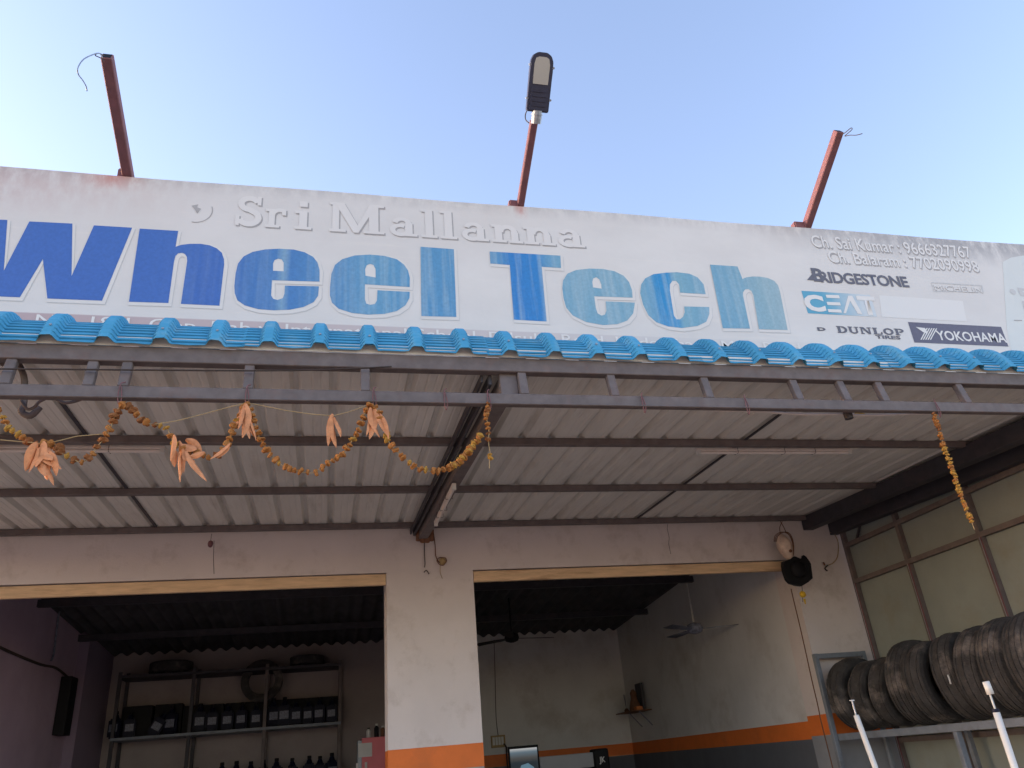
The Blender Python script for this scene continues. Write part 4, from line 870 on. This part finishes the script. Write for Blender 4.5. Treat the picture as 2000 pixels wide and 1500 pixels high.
# pink cabinet beside the pillar
cx0, cx1 = atY(702, 1460, 11.0).x, 1.0
t = thing('pink_cabinet', 'pink and white display cabinet half hidden behind the middle pillar', 'cabinet', (cx0, 11, .08))
obj('cabinet_body', bevelled(cx0+.03, cx1, 11.0, 11.4, .1, atY(702, 1442, 11.0).z, w=.008), 'pink', t)
obj('side_strip', B(cx0-.02, cx0+.029, 11.0, 11.4, .1, atY(702, 1442, 11.0).z-.03), 'galv', t)
zt = atY(702, 1442, 11.0).z
obj('paper_sheet', B(.43, .60, 10.99, 10.998, zt-.22, zt-.06), 'white', t)
for i in range(2): obj('sample_strip', B(.40+i*.11, .43+i*.11, 10.985, 10.998, zt-.42, zt-.28), 'tube', t)
for i, (dx, m, h) in enumerate(((.12, 'white', .12), (.22, 'black', .16), (.30, 'brown', .13), (.38, 'white', .10), (.47, 'redoxide', .15))):
    o = thing('small_bottle', ['white', 'black', 'brown', 'short white', 'red'][i]+' small bottle standing on the pink cabinet', 'bottle', (cx0+dx, 11.1, zt), 'small bottles on the pink cabinet')
    bm = bmesh.new(); lathe(bm, [(.028, .001), (.03, .01), (.03, h*.7), (.014, h*.82), (.014, h*.86)], o.location, 10); obj('body', bm, m, o)
    bm = bmesh.new(); lathe(bm, [(.017, h*.861), (.017, h)], o.location, 10); obj('cap', bm, 'white' if m != 'white' else 'black', o)

# ================================================================== INSIDE RIGHT BAY
def fan(label, c, ceil, r_, m, n_=3, a0=0, rodm=None, tilt=0):
    t = thing('ceiling_fan', label, 'fan', c); c = Vector(c)
    bm = bmesh.new(); lathe(bm, [(.03, .07), (.085, .05), (.10, .0), (.085, -.04), (.03, -.06)], c, 18); obj('motor', bm, m, t, smooth=True)
    bm = bmesh.new(); tube(bm, [c+Vector((0, 0, .05)), ceil], .011, 8); obj('down_rod', bm, rodm or m, t)
    for k in range(n_):
        a = math.radians(a0+k*120); dd = Vector((math.cos(a), math.sin(a), 0)); ss = Vector((-dd.y, dd.x, .12))
        bm = bmesh.new(); v = []
        for u, w_ in ((.09, .03), (.2, .05), (.6, .065), (r_, .06)):
            for k2 in (-1, 1): v.append(bm.verts.new(c+dd*u+ss*w_*k2-Vector((0, 0, .01))))
        for i in range(3): bm.faces.new((v[2*i], v[2*i+1], v[2*i+3], v[2*i+2]))
        q = bmesh.ops.extrude_face_region(bm, geom=bm.faces[:]); bmesh.ops.translate(bm, verts=[e for e in q['geom'] if isinstance(e, bmesh.types.BMVert)], vec=(0, 0, .006)); obj('blade', bm, m, t)
fan('black ceiling fan under the dark ceiling of the right bay', (2.41, 10.5, 3.10), (2.41, 10.5, 3.62), .58, 'black', a0=12)
fan('small pale fan on a long white rod near the right inner wall', atX(1357, 1228, 4.3), atX(1341, 1140, 4.45), .36, 'lab', a0=95, rodm='white')
# socket board, monitor, aligner
c = atY(973, 1448, 12.74); t = thing('socket_board', 'cream switch and socket board on the back wall of the right bay', 'switchboard', c)
obj('plate', bevelled(c.x-.11, c.x+.11, 12.72, 12.747, c.z-.085, c.z+.085, w=.006), 'thread', t)
for i in range(4): obj('switch', B(c.x-.09+i*.045, c.x-.055+i*.045, 12.713, 12.7195, c.z-.05, c.z+.06), 'white', t)
tag(wire('plug_lead', [atY(x, y, 12.7) for x, y in ((984, 1452), (989, 1460), (990, 1480), (992, 1500))], .012, 'cord'), 'black plug lead dropping from the socket board', 'cable')
tag(wire('wall_lead', [atY(x, y, 12.74) for x, y in ((965, 1250), (967, 1320), (969, 1400), (973, 1436))], .006, 'steel'), 'thin lead running up the back wall above the socket board', 'cable')
p, q = atY(992, 1459, 10.5), atY(1051, 1500, 10.5); q2 = atY(1051, 1457, 10.5)
t = thing('monitor', 'black framed monitor showing a blue picture in the right bay', 'monitor', (p.x, 10.5, 1.2))
obj('bezel', bevelled(p.x, q2.x, 10.5, 10.54, p.z-.42, p.z, w=.006), 'black', t)
ms = bpy.data.materials.new('screen'); ms.use_nodes = True; b_ = ms.node_tree.nodes['Principled BSDF']; b_.inputs['Base Color'].default_value = (.02, .03, .04, 1)
n_ = ms.node_tree.nodes; L_ = ms.node_tree.links; tc = n_.new('ShaderNodeTexCoord'); sx = n_.new('ShaderNodeSeparateXYZ'); L_.new(tc.outputs['Generated'], sx.inputs[0]); rp = n_.new('ShaderNodeValToRGB'); L_.new(sx.outputs[2], rp.inputs[0])
for e, (ps, cl) in zip([rp.color_ramp.elements[0], rp.color_ramp.elements[1]]+[rp.color_ramp.elements.new(.5) for _ in range(4)], ((0, (.01, .015, .02)), (1, (.28, .42, .5)), (.38, (.02, .03, .04)), (.55, (.015, .03, .045)), (.70, (.13, .12, .11)), (.88, (.22, .32, .40)))): e.position = ps; e.color = (*cl, 1)
b_.inputs['Emission Strength'].default_value = .10; L_.new(rp.outputs[0], b_.inputs['Emission Color']); M['screen'] = ms
obj('screen', B(p.x+.02, q2.x-.02, 10.494, 10.499, p.z-.39, p.z-.03), 'screen', t)
bm = bmesh.new(); poly_xz(bm, [(p.x+.12, p.z-.30), (p.x+.15, p.z-.22), (p.x+.24, p.z-.20), (p.x+.31, p.z-.25), (p.x+.33, p.z-.30)], 10.492, .0015)
mm = bpy.data.materials.new('screen_car'); mm.use_nodes = True; mm.node_tree.nodes['Principled BSDF'].inputs['Base Color'].default_value = (.2, .35, .45, 1); mm.node_tree.nodes['Principled BSDF'].inputs['Emission Color'].default_value = (.2, .4, .55, 1); mm.node_tree.nodes['Principled BSDF'].inputs['Emission Strength'].default_value = .07
obj('screen_picture', bm, mm, t)
bm = bmesh.new(); tube(bm, [(p.x+.2, 10.56, .1), (p.x+.2, 10.56, 1.6)], .03, 10); obj('stand', bm, 'steel_dark', t)
# wheel aligner beam with black pod
p = atY(1056, 1475, 10.6); q = atY(1158, 1469, 10.6)
t = thing('aligner_beam', 'pale grey wheel alignment beam with a black end pod, right of the monitor', 'machine', (p.x, 10.6, 1.5))
obj('beam_body', bevelled(p.x-.02, q.x, 10.6, 10.75, q.z-.17, q.z, w=.01), mat('grey_enamel', (.36, .36, .37), .5, var=.04), t)
obj('end_pod', bevelled(q.x+.002, q.x+.20, 10.55, 10.78, q.z-.26, q.z+.035, w=.03), 'black', t)
cu = bpy.data.curves.new('t', 'FONT'); cu.body = 'JK'; cu.offset = .03; to = bpy.data.objects.new('t', cu); C.objects.link(to); dg = bpy.context.evaluated_depsgraph_get(); dg.update(); me = bpy.data.meshes.new_from_object(to.evaluated_get(dg)); bpy.data.objects.remove(to)
for v in me.vertices: v.co = (q.x+.065+v.co.x*.075, 10.548, q.z-.125+v.co.y*.09)
me.materials.clear(); me.materials.append(M['white']); o = bpy.data.objects.new('pod_mark', me); C.objects.link(o); o.parent = t; o.matrix_parent_inverse = Matrix.Translation(t.location).inverted()
bm = bmesh.new(); tube(bm, [(p.x+.4, 10.68, .1), (p.x+.4, 10.68, q.z-.17)], .05, 12); obj('column', bm, 'steel_dark', t)
# wall shelf with a small shrine
t = thing('wall_shelf', 'small dark bracket shelf on the right inner wall', 'shelf', (4.73, 12.0, 2.1))
z_ = 2.16; obj('board', B(4.42, 4.732, 11.72, 12.45, z_-.015, z_), 'brown', t)
for y in (11.78, 12.2): bm = bmesh.new(); beam(bm, (4.73, y, z_-.22), (4.55, y, z_-.016), .012, .012); obj('bracket', bm, 'lab', t)
tt = thing('shrine_figure', 'dark seated figurine with backing frame on the small wall shelf', 'figurine', (4.6, 12.0, z_))
obj('backing', bevelled(4.64, 4.68, 11.82, 12.06, z_+.001, z_+.38, w=.008), 'steel_dark', tt)
bm = bmesh.new(); lathe(bm, [(.09, .002), (.08, .08), (.05, .16), (.045, .2), (.05, .25), (.02, .3)], (4.56, 11.95, z_), 14); obj('figure', bm, 'brown', tt, smooth=True)
tag(obj('orange_box', bevelled(4.50, 4.60, 11.74, 11.84, z_+.001, z_+.05, w=.004), 'cloth_o'), 'small orange box lying on the wall shelf', 'box')
t = thing('incense_holder', 'dark holder with sticks at the left end of the wall shelf', 'holder', (4.55, 12.3, z_))
bm = bmesh.new(); lathe(bm, [(.03, .001), (.04, .03), (.02, .06)], t.location, 10); obj('cup', bm, 'brown', t)
for k in range(3): bm = bmesh.new(); tube(bm, [(4.55, 12.3, z_+.05), (4.55+.02*k-.02, 12.3+.02*k, z_+.26)], .004, 5); obj('stick', bm, 'lab', t)
